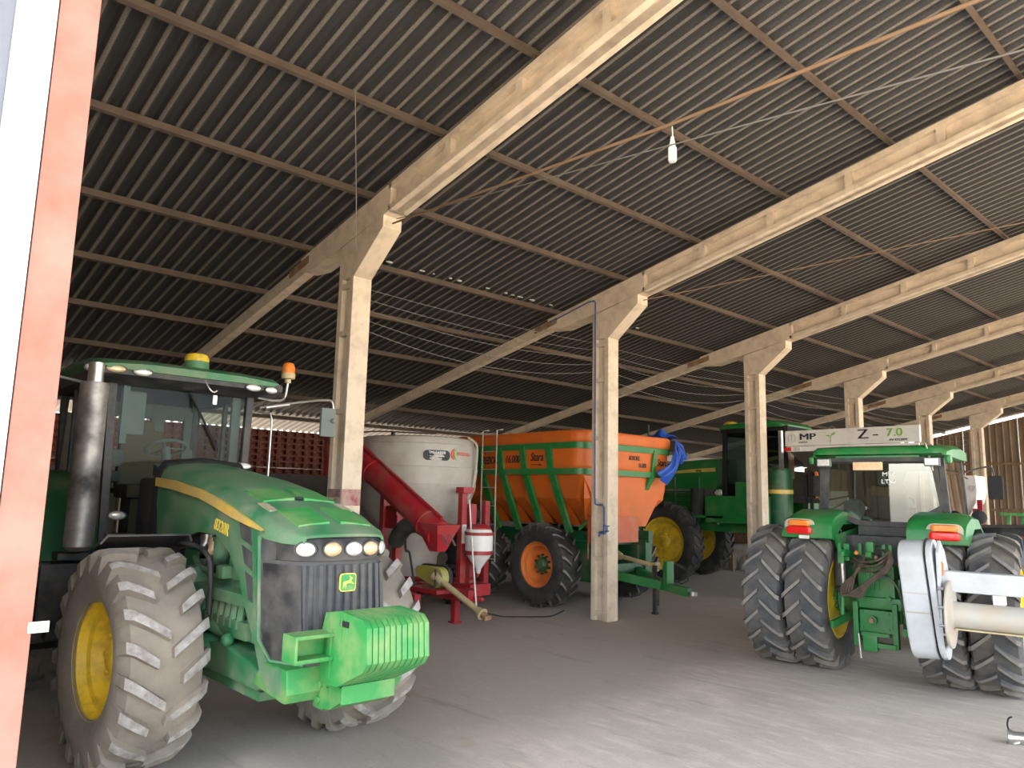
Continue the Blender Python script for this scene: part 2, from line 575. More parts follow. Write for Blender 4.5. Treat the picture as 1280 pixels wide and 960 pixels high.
# patches of white foam showing along the lap above one purlin
for i in range(26):
    y = random.choice((0.9, 2.3, 3.6, 4.4, 6.0, 7.5)) + random.uniform(-0.5, 0.5)
    b = B()
    b.sphere((0, 0, 0), random.uniform(0.014, 0.035), (1.0, random.uniform(1.2, 2.6), 0.5), 7, 5)
    b.build('foam_patch', 'white', ceiling, loc=(-1.14, y, roof_z(-1.14) + 0.09))
# eave-side wall: plastered below, lattice of hollow bricks above
WX = -9.2
wl = B()
wl.box((WX, 12.8, 1.2), (0.18, 36.0, 2.4))
wl.box((WX, -3.3, 2.94), (0.18, 3.6, 1.08)).box((WX, 18.0, 2.94), (0.18, 25.4, 1.08))
M['plaster'] = mat('dark_dirty_plaster', (0.15, 0.125, 0.105), 0.95, 0, (0.09, 0.075, 0.065), 0.4, 1.2)
wall_left = struct(wl.build('wall_left', 'plaster'))
def lattice_brick():
    b = B()
    w_, h_, t_ = 0.246, 0.152, 0.024
    b.box((0, 0, h_ / 2 - t_ / 2 - 0.003), (0.17, w_ - 0.006, t_)).box((0, 0, -h_ / 2 + t_ / 2 + 0.003), (0.17, w_ - 0.006, t_))
    b.box((0, w_ / 2 - 0.024, 0), (0.17, 0.042, h_ - 0.05)).box((0, -w_ / 2 + 0.024, 0), (0.17, 0.042, h_ - 0.05))
    b.box((-0.05, 0, 0), (0.02, w_ - 0.02, h_ - 0.02))  # closed back, added to keep outside light from showing through the hole
    return b.build('brick', 'brick', wall_left)
bk = None
for r in range(7):
    for c in range(27):
        loc = (WX + random.uniform(-0.008, 0.008), -1.34 + 0.246 * c, 2.476 + 0.152 * r)
        if bk is None:
            bk = lattice_brick()
            bk.location = loc
        else:
            o = bk.copy()
            COL.objects.link(o)
            o.location = loc
# gable wall at the far end: vertical ribbed sheets on girts
def rib_sheet(w_, z0, z1, pitch=0.25):
    b = B()
    n = max(1, int(round(w_ / pitch)))
    pts = []
    for i in range(n):
        x = i * pitch
        pts += [(x, 0), (x + pitch * 0.7, 0), (x + pitch * 0.78, -0.035), (x + pitch * 0.92, -0.035)]
    pts.append((n * pitch, 0))
    lo = [(x, y, z0) for x, y in pts]
    hi = [(x, y, (z1(x) if callable(z1) else z1)) for x, y in pts]
    A = [b.bm.verts.new(p) for p in lo]
    Z = [b.bm.verts.new(p) for p in hi]
    for i in range(len(A) - 1):
        b._f([A[i], A[i + 1], Z[i + 1], Z[i]])
    return b
wall_back = struct(B().box((0.0, 30.62, 0.15), (18.4, 0.12, 0.3)).build('wall_back', 'plaster'))
for i in range(18):
    x0 = -9.1 + i * 1.0
    top = roof_z(x0) - 0.25
    rib_sheet(1.0, 0.3, lambda x, x0=x0: roof_z(x0 + x) - 0.06).build('sheet_panel', 'brown_sheet', wall_back, loc=(x0, 30.55 + 0.012 * (i % 2), 0))
for z in (1.9, 3.75):
    B().box((0, 30.5, z), (18.2, 0.06, 0.10)).build('girt', 'rust', wall_back)
# ---------------------------------------------------------------- concrete frames
def frame(y, label, splice=True):
    t = thing('concrete_frame', label, 'frame', (0, y, 0), 0, 'precast concrete frames')
    wy = 0.135
    # column: I section with recessed panels between stiffeners on both broad faces
    b = B()
    b.box((0, 0, 2.37), (0.20, 0.15, 4.74))
    for sx in (-1, 1):
        b.box((sx * 0.135, 0, 2.37), (0.09, 0.27, 4.74), bev=0.008)
    hs = [0.12, 1.0, 1.95, 3.0, 4.0, 4.62]
    for h in hs:
        for sy in (-1, 1):
            b.box((0, sy * 0.10, h), (0.19, 0.062, 0.07 if 0 < h < 4.7 else 0.2))
    b.build('column', 'concrete', t)
    # flared head
    b = B()
    b.prism([(-0.18, 4.72), (0.18, 4.72), (0.81, 5.22), (0.81, 5.372), (-0.18, 5.16)], -wy, wy, 'y', 0.006)
    b.build('column_head', 'concrete', t)
    zb = lambda x: 5.197 + SL * x
    zt = lambda x: 5.545 + SL * x
    # main rafter: solid over the column, recessed panels between stiffeners beyond
    b = B()
    b.prism([(-1.30, zb(-1.30) + 0.16), (-0.9, zb(-0.9) + 0.04), (0.85, zb(0.85)), (0.95, zb(0.95)), (0.95, zt(0.95)), (-1.30, zt(-1.30))], -wy, wy, 'y', 0.006)
    b.prism([(0.95, zb(0.95)), (9.0, zb(9.0)), (9.0, zt(9.0)), (0.95, zt(0.95))], -0.055, 0.055, 'y')
    for z0, z1 in ((0.0, 0.075), (0.275, 0.348)):
        b.prism([(0.9, zb(0.9) + z0), (9.0, zb(9.0) + z0), (9.0, zb(9.0) + z1), (0.9, zb(0.9) + z1)], -wy, wy, 'y', 0.006)
    for x in (2.05, 3.2, 4.35, 5.5, 6.65, 7.8, 8.9):
        b.prism([(x - 0.05, zb(x - 0.05) + 0.07), (x + 0.05, zb(x + 0.05) + 0.07), (x + 0.05, zt(x + 0.05) - 0.07), (x - 0.05, zt(x - 0.05) - 0.07)], -0.128, 0.128, 'y')
    # far slope, beyond the ridge
    b.prism([(9.0, zb(9.0)), (14.3, zb(9.0) - SL * 5.3), (14.3, zt(9.0) - SL * 5.3), (9.0, zt(9.0))], -0.12, 0.12, 'y')
    b.build('rafter', 'concrete', t)
    # lighter eave rafter spliced on with a steel plate
    b = B()
    b.prism([(-9.25, zt(-9.25) - 0.17), (-1.25, zt(-1.25) - 0.20), (-1.25, zt(-1.25) - 0.005), (-9.25, zt(-9.25) - 0.005)], -0.075, 0.075, 'y', 0.006)
    b.build('eave_rafter', 'concrete', t)
    b = B()
    b.prism([(-1.62, zt(-1.62) - 0.16), (-1.05, zt(-1.05) - 0.16), (-1.05, zt(-1.05) - 0.05), (-1.62, zt(-1.62) - 0.05)], -0.145, -0.137, 'y')
    b.prism([(-1.62, zt(-1.62) - 0.16), (-1.05, zt(-1.05) - 0.16), (-1.05, zt(-1.05) - 0.05), (-1.62, zt(-1.62) - 0.05)], 0.137, 0.145, 'y')
    b.build('splice_plate', 'rust', t)
    # outer column carrying the eave
    b = B()
    b.box((-9.0, 0, 1.72), (0.2, 0.2, 3.44))
    b.build('eave_post', 'concrete', t)
    if y > -1:
        B().box((13.6, 0, 3.0), (0.3, 0.25, 6.0)).build('outer_post', 'concrete', t)
    return t
LBL = ['concrete frame whose column rises behind the big tractor hood with red paint low on it',
       'concrete frame with blue conduit down its column beside the orange spreader',
       'concrete frame whose column stands between green sprayer cab and dual-wheel tractor',
       'concrete frame whose column rises behind the white hopper, left of the tractor cab roof',
       'concrete frame rising just behind the right end of the white hopper',
       'small distant concrete frame, last one before the brown end wall']
FR = []
for k in range(6):
    FR.append(frame(5.0 * k, LBL[k]))
# rubbed red paint on the first column
b = B()
b.box((0.1815, 0, 1.93), (0.004, 0.26, 0.2)).box((0, -0.137, 1.98), (0.3, 0.003, 0.1))
M['red_smear'] = mat('rubbed_red_paint', (0.28, 0.06, 0.07), 0.8, 0, (0.45, 0.36, 0.29), 0.5, 9.0)
b.build('paint_smear', 'red_smear', FR[0])
# blue conduit with tap on the second column
t = thing('water_pipe', 'thin blue pipe with a tap running down the second concrete column', 'pipe', (0, 5, 0))
b = B()
b.tube([(-1.2, -0.157, 5.20), (-0.25, -0.157, 5.42), (-0.13, -0.157, 5.42), (-0.10, -0.157, 5.38), (-0.085, -0.157, 2.0), (-0.075, -0.157, 1.9), (-0.04, -0.157, 1.88), (0.09, -0.157, 1.88), (0.12, -0.157, 1.85), (0.13, -0.157, 1.50)], 0.014, 8)
b.build('conduit', 'blue', t)
b = B()
b.cyl((0.13, -0.157, 1.56), (0.13, -0.157, 1.40), 0.024, n=10).cyl((0.02, -0.165, 1.42), (0.22, -0.165, 1.46), 0.018, n=8)
b.cyl((0.2, -0.165, 1.45), (0.2, -0.165, 1.53), 0.01, n=8).box((0.2, -0.165, 1.54), (0.09, 0.02, 0.015)).cyl((0.03, -0.165, 1.43), (0.02, -0.165, 1.36), 0.016, n=8)
b.build('tap', 'blue', t)
# doorway at the left: red-oxide steel jamb, galvanised door leaf outside it
def post(x0, x1, y0, y1, name, m, parent, z0=0.0, z1=6.2, bev=0.003):
    return B().box(((x0 + x1) / 2, (y0 + y1) / 2, (z0 + z1) / 2), (x1 - x0, y1 - y0, z1 - z0), None, bev).build(name, m, parent)
struct(B().box((8.0, -4.62, 6.2), (8.2, 0.14, 1.9)).box((13.3, -4.62, 3.4), (2.4, 0.14, 6.8)).build('trim_1', 'plaster'))     # unseen lintel and pier, added to cut the light through the doorway
JX = 6.27
wall_front = struct(B().box((-2.6, -4.62, 0.2), (13.0, 0.14, 0.4)).build('wall_front', 'plaster'))
for i in range(13):
    x0 = -9.1 + i * 1.0
    rib_sheet(1.0, 0.4, lambda x, x0=x0: roof_z(x0 + x) - 0.05).build('sheet_panel', 'brown_sheet', wall_front, loc=(x0, -4.6 - 0.012 * (i % 2), 0))
door_1 = struct(post(JX - 0.05, JX, -4.60, -4.505, 'door_1', 'pink', None, 0.0, 5.3))
post(JX - 0.06, JX + 0.004, -4.692, -4.603, 'door_guide', 'galv', door_1, 0.0, 5.3)
post(JX - 0.07, JX - 0.03, -4.75, -4.692, 'guide_channel', 'galv_dark', door_1, 0.0, 5.3)
post(JX - 0.07, JX - 0.05, -4.80, -4.75, 'guide_channel', 'matte_black', door_1, 0.0, 5.3)  # black strip standing in for the shade of the gap before the leaf
b = B()
pts = []
for i in range(8):
    y = -4.80 - i * 0.16
    pts += [(JX - 0.01, y), (JX - 0.005, y - 0.025), (JX + 0.03, y - 0.05), (JX + 0.03, y - 0.10), (JX - 0.005, y - 0.135), (JX - 0.01, y - 0.16)]
A = [b.bm.verts.new((x, y, 0.05)) for x, y in pts]
Z = [b.bm.verts.new((x, y, 5.0)) for x, y in pts]
for i in range(len(A) - 1):
    b._f([A[i], A[i + 1], Z[i + 1], Z[i]])
b.build('door_leaf', 'leaf', door_1, solid=0.004)
b = B()
b.box((JX + 0.002, -4.492, 1.648), (0.006, 0.045, 0.026)).cyl((JX + 0.004, -4.484, 1.648), (JX + 0.012, -4.484, 1.648), 0.007, n=10)
b.build('door_bracket', 'steel', door_1)
# ================================================================ wheels
def make_wheel(parent, loc, R, W, rim_r, rimm, tyrem, lugm, nl=20, lug_h=0.05, lug_w=0.075, rz=0.0, side=-1, dish=0.10, hubm=None, alt=True, name='wheel', nb=8, hub_r=0.16, spin=0.0, hub_out=0.02, fd=0.5, slope=0.85):
    """ribbed farm tyre on a dished rim; axle along local y, outer face towards side*y, rolling towards +x"""
    w = part(name, parent, loc, (0, 0, rz))
    Rc = R - lug_h
    h = W / 2
    b = B()
    prof = [(rim_r, -h * 0.80), (rim_r + 0.03, -h * 0.9), ((Rc + rim_r) / 2, -h * 1.0), (Rc - 0.09, -h * 0.97), (Rc - 0.025, -h * 0.86), (Rc - 0.004, -h * 0.5), (Rc, 0)]
    prof = prof + [(r, -y) for r, y in prof[-2::-1]]
    b.lathe(prof, axis=(0, 1, 0), n=48)
    def pos(th, y, r):
        return Vector((r * sin(th), y, r * cos(th)))
    def rc(y):
        q = abs(y) / h
        return Rc - 0.02 - (0.0 if q < 0.5 else 0.09 * ((q - 0.5) / 0.5) ** 2)
    for s in (-1, 1):
        for i in range(nl):
            th0 = 2 * PI * (i + (0.5 if s > 0 else 0.0)) / nl + spin
            long = (not alt) or (i % 2 == 0)
            ys = [0.02 * W if long else 0.15 * W, 0.28 * W, 0.42 * W, 0.50 * W, 0.515 * W]
            rt = [R, R - 0.002, R - 0.012, R - 0.045, Rc - 0.10]
            sl = slope / R
            secs = []
            for q, (y, r) in enumerate(zip(ys, rt)):
                th = th0 - (y - 0.02 * W) * sl * (1.0 if q < 3 else 0.96)
                lw = lug_w * (0.95 if q == 0 else 1.0 + 0.08 * q) / R / 2
                lo = rc(y) if q < 4 else Rc - 0.14
                tw = 0.78
                secs.append([pos(th - lw, s * y, lo), pos(th + lw, s * y, lo), pos(th + lw * tw, s * (y + 0.0), r), pos(th - lw * tw, s * (y + 0.0), r)])
            b.mi = 0
            n0 = len(b.bm.faces)
            b.loft(secs)
            b.bm.faces.ensure_lookup_table()
            for f in b.bm.faces[n0:]:
                c = f.calc_center_median()
                if math.hypot(c.x, c.z) > R - 0.03:
                    f.material_index = 1
    b.build('tyre', [tyrem, lugm], w, ang=32)
    b = B()
    s = side
    r = rim_r
    prof = [(r + 0.012, s * h * 0.86), (r + 0.018, s * h * 0.80), (r - 0.012, s * h * 0.78), (r - 0.03, s * h * (fd + 0.05)), (r - 0.075, s * h * fd), (r - 0.085, s * (h * fd - dish * 0.4)), (r * 0.72, s * (h * fd - dish)), (r * 0.5, s * (h * fd - dish * 0.85)), (hub_r, s * (h * fd - dish * 0.6)), (0.0, s * (h * fd - dish * 0.6))]
    b.lathe(prof, axis=(0, 1, 0), n=40)
    b.lathe([(r + 0.012, -s * h * 0.86), (r - 0.03, -s * h * 0.55), (r - 0.05, s * h * 0.3)], axis=(0, 1, 0), n=40)
    b.build('rim', rimm, w)
    b = B()
    y0 = s * (h * fd - dish * 0.6)
    b.lathe([(hub_r * 0.92, y0 - s * 0.02), (hub_r * 0.92, y0 + s * 0.02), (hub_r * 0.6, y0 + s * (0.04 + hub_out)), (0, y0 + s * (0.05 + hub_out))], axis=(0, 1, 0), n=20)
    for i in range(nb):
        a = 2 * PI * i / nb
        p = Vector((hub_r * 1.12 * sin(a), y0, hub_r * 1.12 * cos(a)))
        b.cyl(p - Vector((0, s * 0.02, 0)), p + Vector((0, s * 0.035, 0)), 0.022, n=8)
    b.build('hub', hubm or rimm, w)
    return w
def ellipse_lamp(parent, c, n, rx, rz, m, name='lamp', depth=0.03, up=(0, 0, 1), housing=None):
    """oval lens bulging along n, with a rim"""
    n = Vector(n).normalized()
    z = Vector(up)
    z = (z - n * z.dot(n)).normalized()
    x = z.cross(n)
    Rm = Matrix((x, z, n)).transposed()
    b = B()
    rows = [(1.0, 0.0), (0.96, 0.35), (0.7, 0.8), (0.35, 0.97)]
    rings = []
    for s_, hgt in rows:
        rings.append([Rm @ Vector((rx * s_ * cos(2 * PI * i / 20), rz * s_ * sin(2 * PI * i / 20), depth * hgt)) + Vector(c) for i in range(20)])
    b.loft(rings, cap=True)
    o = b.build(name, m, parent)
    b = B()
    a = []
    for s_, hgt in ((1.0, -0.02), (1.16, -0.02), (1.16, 0.012), (1.0, 0.012)):
        a.append([Rm @ Vector((rx * s_ * cos(2 * PI * i / 20), rz * s_ * sin(2 * PI * i / 20), hgt)) + Vector(c) for i in range(20)])
    a.append(a[0])
    b.loft(a, cap=False)
    b.build('lamp_bezel', housing or 'black', o)
    return o
# ================================================================ large green tractor, nose towards the right
TA = thing('tractor', 'large dusty green tractor facing right with front weights, headlight band and yellow front rim', 'tractor', (2.4, -2.15, 0))
def hood():
    prof = [(-1.30, 0.40, 2.10, 2.235), (-1.1, 0.405, 2.075, 2.215), (-0.8, 0.415, 2.045, 2.17), (-0.3, 0.425, 1.985, 2.11), (0.2, 0.435, 1.90, 2.02), (0.6, 0.44, 1.82, 1.925), (0.9, 0.44, 1.75, 1.85), (1.1, 0.425, 1.71, 1.79), (1.25, 0.385, 1.69, 1.745), (1.36, 0.30, 1.68, 1.705)]
    b = B()
    secs = []
    for x, w_, sh, tp in prof:
        cr = tp - sh
        half = [(w_ + 0.012, sh - 0.05), (w_ + 0.006, sh), (w_ * 0.96, sh + cr * 0.42), (w_ * 0.84, sh + cr * 0.72), (w_ * 0.5, sh + cr * 0.93), (w_ * 0.2, sh + cr * 1.0), (w_ * 0.05, sh + cr * 0.985)]
        dx = lambda y: -(abs(y) / 0.44) ** 4 * (0.10 if x > 1.0 else 0.0)
        ring = [(x + dx(y), -y, z) for y, z in half] + [(x + dx(y), y, z) for y, z in half[::-1]]
        secs.append(ring)
    b.loft(secs, closed=False, cap=False)
    return b
hd = hood().build('hood', 'green_dusty', TA, ang=60, solid=0.02)
# raised pads and dusty strips on the hood top near the nose
for (x0, x1, y0, y1, m) in ((0.30, 0.62, -0.30, -0.04, 'green_weight'), (0.30, 0.62, 0.04, 0.30, 'green_weight'), (0.86, 1.18, -0.29, -0.045, 'green_weight'), (0.86, 1.18, 0.045, 0.29, 'green_weight')):
    b = B()
    zt = lambda x: (2.02 + (1.925 - 2.02) * (x - 0.2) / 0.4) if x < 0.6 else ((1.925 - 0.25 * (x - 0.6)) if x < 0.9 else (1.85 - 0.31 * (x - 0.9)))
    ps = [(x0, y0 * 1.0), (x1, y0 * 0.97), (x1, y1), (x0, y1)]
    zc = lambda x, y: zt(x) + 0.012 - 0.05 * (abs(y) / 0.4) ** 2
    A = [(x, y, zc(x, y) - 0.02) for x, y in ps]
    Z = [(x, y, zc(x, y) + 0.010) for x, y in ps]
    b.loft([A, Z])
    b.build('hood_pad', m, hd)
M['dust_film'] = mat('settled_dust', (0.40, 0.33, 0.22), 0.95, 0, (0.22, 0.27, 0.15), 0.3, 9.0)
b = B()
ps = [(0.64, -0.34), (0.84, -0.34), (0.84, 0.34), (0.64, 0.34)]
b.loft([[(x, y, 1.9 - 0.25 * (x - 0.6) - 0.05 - 0.05 * (abs(y) / 0.4) ** 2) for x, y in ps], [(x, y, 1.925 - 0.25 * (x - 0.6) + 0.012 - 0.045 * (abs(y) / 0.4) ** 2 + 0.006) for x, y in ps]])
b.build('dust_strip', 'dust_film', hd)
B().sphere((0.60, 0.0, 1.935), 0.035, (1.4, 1, 0.4), 10, 6).build('hood_latch', 'black', hd)
# side panels with wheel-arch cut-out
side_out = [(-1.30, 2.08), (-0.8, 2.02), (-0.2, 1.945), (0.2, 1.88), (0.6, 1.80), (0.9, 1.73), (0.97, 1.70), (0.90, 1.50), (0.93, 1.2), (1.0, 1.04), (1.14, 0.86), (1.38, 0.86), (1.40, 0.71), (1.22, 0.705), (1.08, 0.78), (0.95, 0.97), (0.77, 1.17), (0.63, 1.36), (0.42, 1.53), (0.14, 1.645), (-0.23, 1.65), (-0.62, 1.58), (-0.94, 1.43), (-1.12, 1.45), (-1.22, 1.6), (-1.29, 1.85)]
for s in (-1, 1):
    b = B()
    A = [(x, s * (0.425 + 0.017 * (x + 1.45) / 2.8), z) for x, z in side_out]
    Z = [(x, y - s * 0.03, z) for x, y, z in A]
    b.loft([A, Z])
    sp = b.build('side_panel', 'green_dusty', TA, ang=30)
    sh = lambda x: s * (0.425 + 0.017 * (x + 1.45) / 2.8 + 0.004)
    b = B()
    lo = [(-1.285, 2.01), (-0.8, 1.98), (-0.18, 1.915), (0.2, 1.845), (0.47, 1.79), (0.75, 1.745)]
    up = [(1.0, 1.715), (0.9, 1.75), (0.75, 1.79), (0.47, 1.855), (0.2, 1.915), (-0.18, 1.985), (-0.8, 2.055), (-1.285, 2.085)]
    P = lo + up
    b.loft([[(x, sh(x) - s * 0.006, z) for x, z in P], [(x, sh(x) + s * 0.026, z) for x, z in P]])
    b.build('hood_stripe', 'stripe', sp)
    for V in ([(0.57, 1.765), (0.77, 1.74), (0.82, 1.60), (0.62, 1.645)], [(0.64, 1.60), (0.825, 1.56), (0.855, 1.43), (0.71, 1.475)], [(0.73, 1.42), (0.86, 1.39), (0.89, 1.22), (0.82, 1.235)]):
        b = B()
        b.loft([[(x, sh(x) - s * 0.02, z) for x, z in V], [(x, sh(x) - s * 0.001, z) for x, z in V]])
        b.build('side_vent', 'grille', sp)
    text('lettering', '8320R', 0.125, 'text_yellow', sp, (0.25, sh(0.25) - 0.0, 1.845 - 0.14), (PI / 2, rad(9) if s < 0 else rad(-9), 0 if s < 0 else PI), 0.003, 0.15, 0.85, 0.003)
# nose ring under the hood and round the grille
def nose_x(y, z):
    q = min(1.0, abs(y) / 0.44)
    return 1.335 + 0.115 * (1.68 - z) / 0.8 - 0.40 * q ** 5
ys = [-0.44, -0.435, -0.42, -0.39, -0.34, -0.26, -0.17, -0.085, 0, 0.085, 0.17, 0.26, 0.34, 0.39, 0.42, 0.435, 0.44]
b = B()
b.loft([[(nose_x(y, z), y, z) for y in ys] for z in (0.87, 1.0, 1.15, 1.3, 1.45, 1.56, 1.69)], closed=False, cap=False)
gr = b.build('grille', 'grille', TA, ang=60, solid=0.02)
for i in range(10):
    y0 = -0.27 + i * 0.063
    b = B()
    secs = []
    for z in (0.9, 1.05, 1.2, 1.35, 1.5):
        y = y0 + 0.03 * (z - 1.2)
        x = nose_x(y, z)
        secs.append([(x - 0.01, y - 0.021, z), (x + 0.022, y - 0.013, z), (x + 0.022, y + 0.013, z), (x - 0.01, y + 0.021, z)])
    b.loft(secs)
    b.build('grille_slat', 'grille', gr)
for s in (-1, 1):                                                     # smooth dark corner frames beside the slats
    b = B()
    ee = [-0.435, -0.42, -0.39, -0.35, -0.31]
    b.loft([[(nose_x(y, z) + 0.012, s * -y, z) for y in ee] for z in (0.89, 1.0, 1.2, 1.4, 1.5)], closed=False, cap=False)
    b.build('grille_frame', 'black', gr, ang=60)
    b = B()
    b.tube([(nose_x(0.44, 1.68) , s * 0.445, 1.68), (nose_x(0.44, 1.4), s * 0.445, 1.4), (nose_x(0.44, 1.0) , s * 0.445, 1.0), (nose_x(0.41, 0.88), s * 0.42, 0.88), (nose_x(0.3, 0.86) + 0.01, s * 0.3, 0.87)], 0.012, 6)
    b.build('grille_trim', 'green_dusty', gr)
b = B()
yy = [-0.405, -0.39, -0.35, -0.29, -0.2, -0.1, 0, 0.1, 0.2, 0.29, 0.35, 0.39, 0.405]
ring = [[(nose_x(y, z) + dx, y, z) for y in yy] for z, dx in ((1.525, -0.01), (1.53, 0.03), (1.60, 0.038), (1.67, 0.03), (1.685, -0.01))]
b.loft(ring, closed=False, cap=False)
hb = b.build('headlight_band', 'black', TA, ang=60)
for y, m in ((-0.295, 'lamp'), (-0.125, 'lamp_amber'), (0.04, 'lamp'), (0.175, 'lamp_amber'), (0.285, 'lamp')):
    nx = Vector((1.0, (nose_x(y - 0.02, 1.6) - nose_x(y + 0.02, 1.6)) / 0.04, 0.05))
    ellipse_lamp(hb, (nose_x(y, 1.6) + 0.036, y, 1.605), nx, 0.068, 0.048, m, 'headlight', 0.025)
# badge: yellow leaping deer on a green shield
bd = part('badge', TA, (nose_x(0, 1.385) + 0.026, -0.012, 1.385), (PI / 2, 0, PI / 2))
def rrect(w_, h_, r, k=4):
    o = []
    for cx, cy, a0 in ((w_ - r, h_ - r, 0), (-w_ + r, h_ - r, 90), (-w_ + r, -h_ + r, 180), (w_ - r, -h_ + r, 270)):
        for i in range(k + 1):
            a = rad(a0 + 90 * i / k)
            o.append((cx + r * cos(a), cy + r * sin(a)))
    return o
B().prism(rrect(0.062, 0.06, 0.022), 0.0, 0.012, 'z').build('badge_rim', 'text_yellow', bd)
B().prism(rrect(0.056, 0.054, 0.02), 0.0, 0.015, 'z').build('badge_field', 'green_weight', bd)
deer = [(-0.040, -0.004), (-0.030, 0.008), (-0.012, 0.008), (0.006, 0.014), (0.014, 0.026), (0.010, 0.038), (0.004, 0.044), (0.012, 0.042), (0.019, 0.034), (0.026, 0.034), (0.034, 0.026), (0.024, 0.022), (0.022, 0.010), (0.026, 0.002), (0.040, -0.004), (0.044, -0.012), (0.036, -0.010), (0.022, -0.006), (0.012, -0.004), (-0.010, -0.006), (-0.018, -0.014), (-0.014, -0.026), (-0.024, -0.040), (-0.020, -0.026), (-0.026, -0.014), (-0.036, -0.024), (-0.044, -0.040), (-0.040, -0.022)]
B().prism(deer, 0.014, 0.018, 'z').build('emblem', 'text_yellow', bd)
# nose lower frame and front weights
b = B()
b.prism([(0.95, 0.70), (1.42, 0.66), (1.46, 0.72), (1.44, 0.87), (1.1, 0.87)], -0.44, 0.44, 'y', 0.02)
b.prism([(1.36, 0.60), (1.50, 0.60), (1.58, 0.64), (1.72, 0.68), (1.72, 0.79), (1.60, 0.79), (1.44, 0.95), (1.36, 0.95)], -0.20, 0.20, 'y', 0.015)
for y in (-0.205, 0.205):
    for x, z in ((1.44, 0.66), (1.55, 0.74), (1.47, 0.76)):
        b.cyl((x, y - 0.012, z), (x, y + 0.012, z), 0.022, n=8)
b.build('weight_carrier', 'green_weight', TA)
wout = [(1.58, 0.85), (1.58, 1.12), (1.62, 1.235), (1.80, 1.265), (2.06, 1.245), (2.11, 1.20), (2.125, 1.00), (2.08, 0.945), (1.80, 0.815), (1.66, 0.80)]
for i in range(11):
    b = B()
    y = -0.285 + i * 0.0415
    b.prism(wout, y, y + 0.0365, 'y', 0.007)
    if i == 0:
        b.mi = 1
        b.box((1.86, y - 0.001, 1.195), (0.10, 0.012, 0.035))
        b.mi = 0
        b.box((1.70, y - 0.006, 1.0), (0.05, 0.02, 0.3), bev=0.005).box((1.83, y - 0.004, 1.1), (0.02, 0.012, 0.26))
    b.build('weight_plate', ['green_weight', 'matte_black'], TA)
b = B()
b.box((1.66, -0.41, 1.115), (0.17, 0.25, 0.025), bev=0.006).box((1.66, -0.41, 0.975), (0.17, 0.25, 0.025), bev=0.006)
b.box((1.66, -0.535, 1.045), (0.17, 0.02, 0.165), bev=0.006).box((1.60, -0.41, 1.045), (0.03, 0.25, 0.14))
b.build('weight_arm', 'green_weight', TA)
# engine, axle and chassis in the wheel-arch opening
b = B()
b.box((-0.1, 0, 1.22), (1.7, 0.54, 0.5), bev=0.03).box((-0.3, 0, 0.86), (3.2, 0.40, 0.34), bev=0.03).box((-2.0, 0, 1.1), (2.2, 0.6, 0.5), bev=0.04)
b.box((0.15, -0.33, 1.20), (0.95, 0.14, 0.09), bev=0.01)
for i in range(7):
    b.cyl((-0.2 + i * 0.115, -0.33, 1.16), (-0.2 + i * 0.115, -0.35, 0.98), 0.03, n=8)
b.box((0.2, -0.31, 0.98), (0.9, 0.12, 0.13), bev=0.02).box((-0.45, -0.33, 1.28), (0.2, 0.12, 0.16), bev=0.015).box((0.12, -0.33, 1.36), (0.14, 0.1, 0.1), bev=0.02)
b.cyl((-0.45, -0.26, 1.02), (-0.45, -0.26, 1.2), 0.075, n=12)
b.box((0.62, -0.22, 1.0), (0.16, 0.2, 0.2), bev=0.02).box((0.3, -0.24, 1.38), (0.18, 0.14, 0.15), bev=0.015)
b.tube(smooth_path([(-0.6, -0.3, 1.42), (-0.4, -0.33, 1.36), (-0.1, -0.31, 1.32), (0.1, -0.3, 1.36)]), 0.02, 6)
b.tube(smooth_path([(-0.5, -0.3, 0.95), (-0.2, -0.33, 1.04), (0.1, -0.32, 1.2)]), 0.016, 6)
b.build('engine', 'green_dusty', TA)
for x, z0, z1, r, m in ((-0.42, 1.42, 1.58, 0.05, 'steel'), (-0.25, 1.38, 1.56, 0.05, 'lamp_amber'), (-0.04, 1.34, 1.58, 0.085, 'green_dusty')):
    b = B()
    b.cyl((x, -0.28, z0), (x, -0.28, z1), r, n=14).cyl((x, -0.28, z1), (x, -0.28, z1 + 0.04), r * 1.1, n=14).cyl((x, -0.28, z0 - 0.05), (x, -0.28, z0), r * 0.5, r, n=14)
    b.build('filter_canister', m, TA)
b = B()
b.prism([(-0.5, 0.64), (0.95, 0.64), (1.1, 0.72), (0.8, 0.80), (0.35, 0.88), (0.1, 0.84), (-0.5, 0.80)], -0.40, 0.40, 'y', 0.03)
b.prism([(-0.5, 0.56), (0.9, 0.56), (0.95, 0.63), (-0.5, 0.63)], -0.36, 0.36, 'y', 0.01)
b.cyl((0, -0.62, 0.76), (0, 0.62, 0.76), 0.13, n=16).cyl((0.05, -0.36, 0.95), (0.3, -0.3, 0.9), 0.05, n=10)
b.sphere((0.42, -0.40, 0.90), 0.05, (1, 1, 1), 10, 8)
b.build('front_axle', 'green_dusty', TA)
for s in (-1, 1):
    make_wheel(TA, (-0.07 if s < 0 else 0.0, -0.93 if s < 0 else 0.83, 0.775), 0.775, 0.56, 0.395, 'yellow', 'rubber_dust', 'rubber_wear', 21, 0.045, 0.082, rad(4.0), s, 0.13, spin=0.05, slope=0.72)
for s in (-1, 1):
    make_wheel(TA, (-3.05, s * 1.0, 1.02), 1.02, 0.66, 0.55, 'yellow', 'rubber', 'rubber', 22, 0.06, 0.09, 0, s, 0.14)
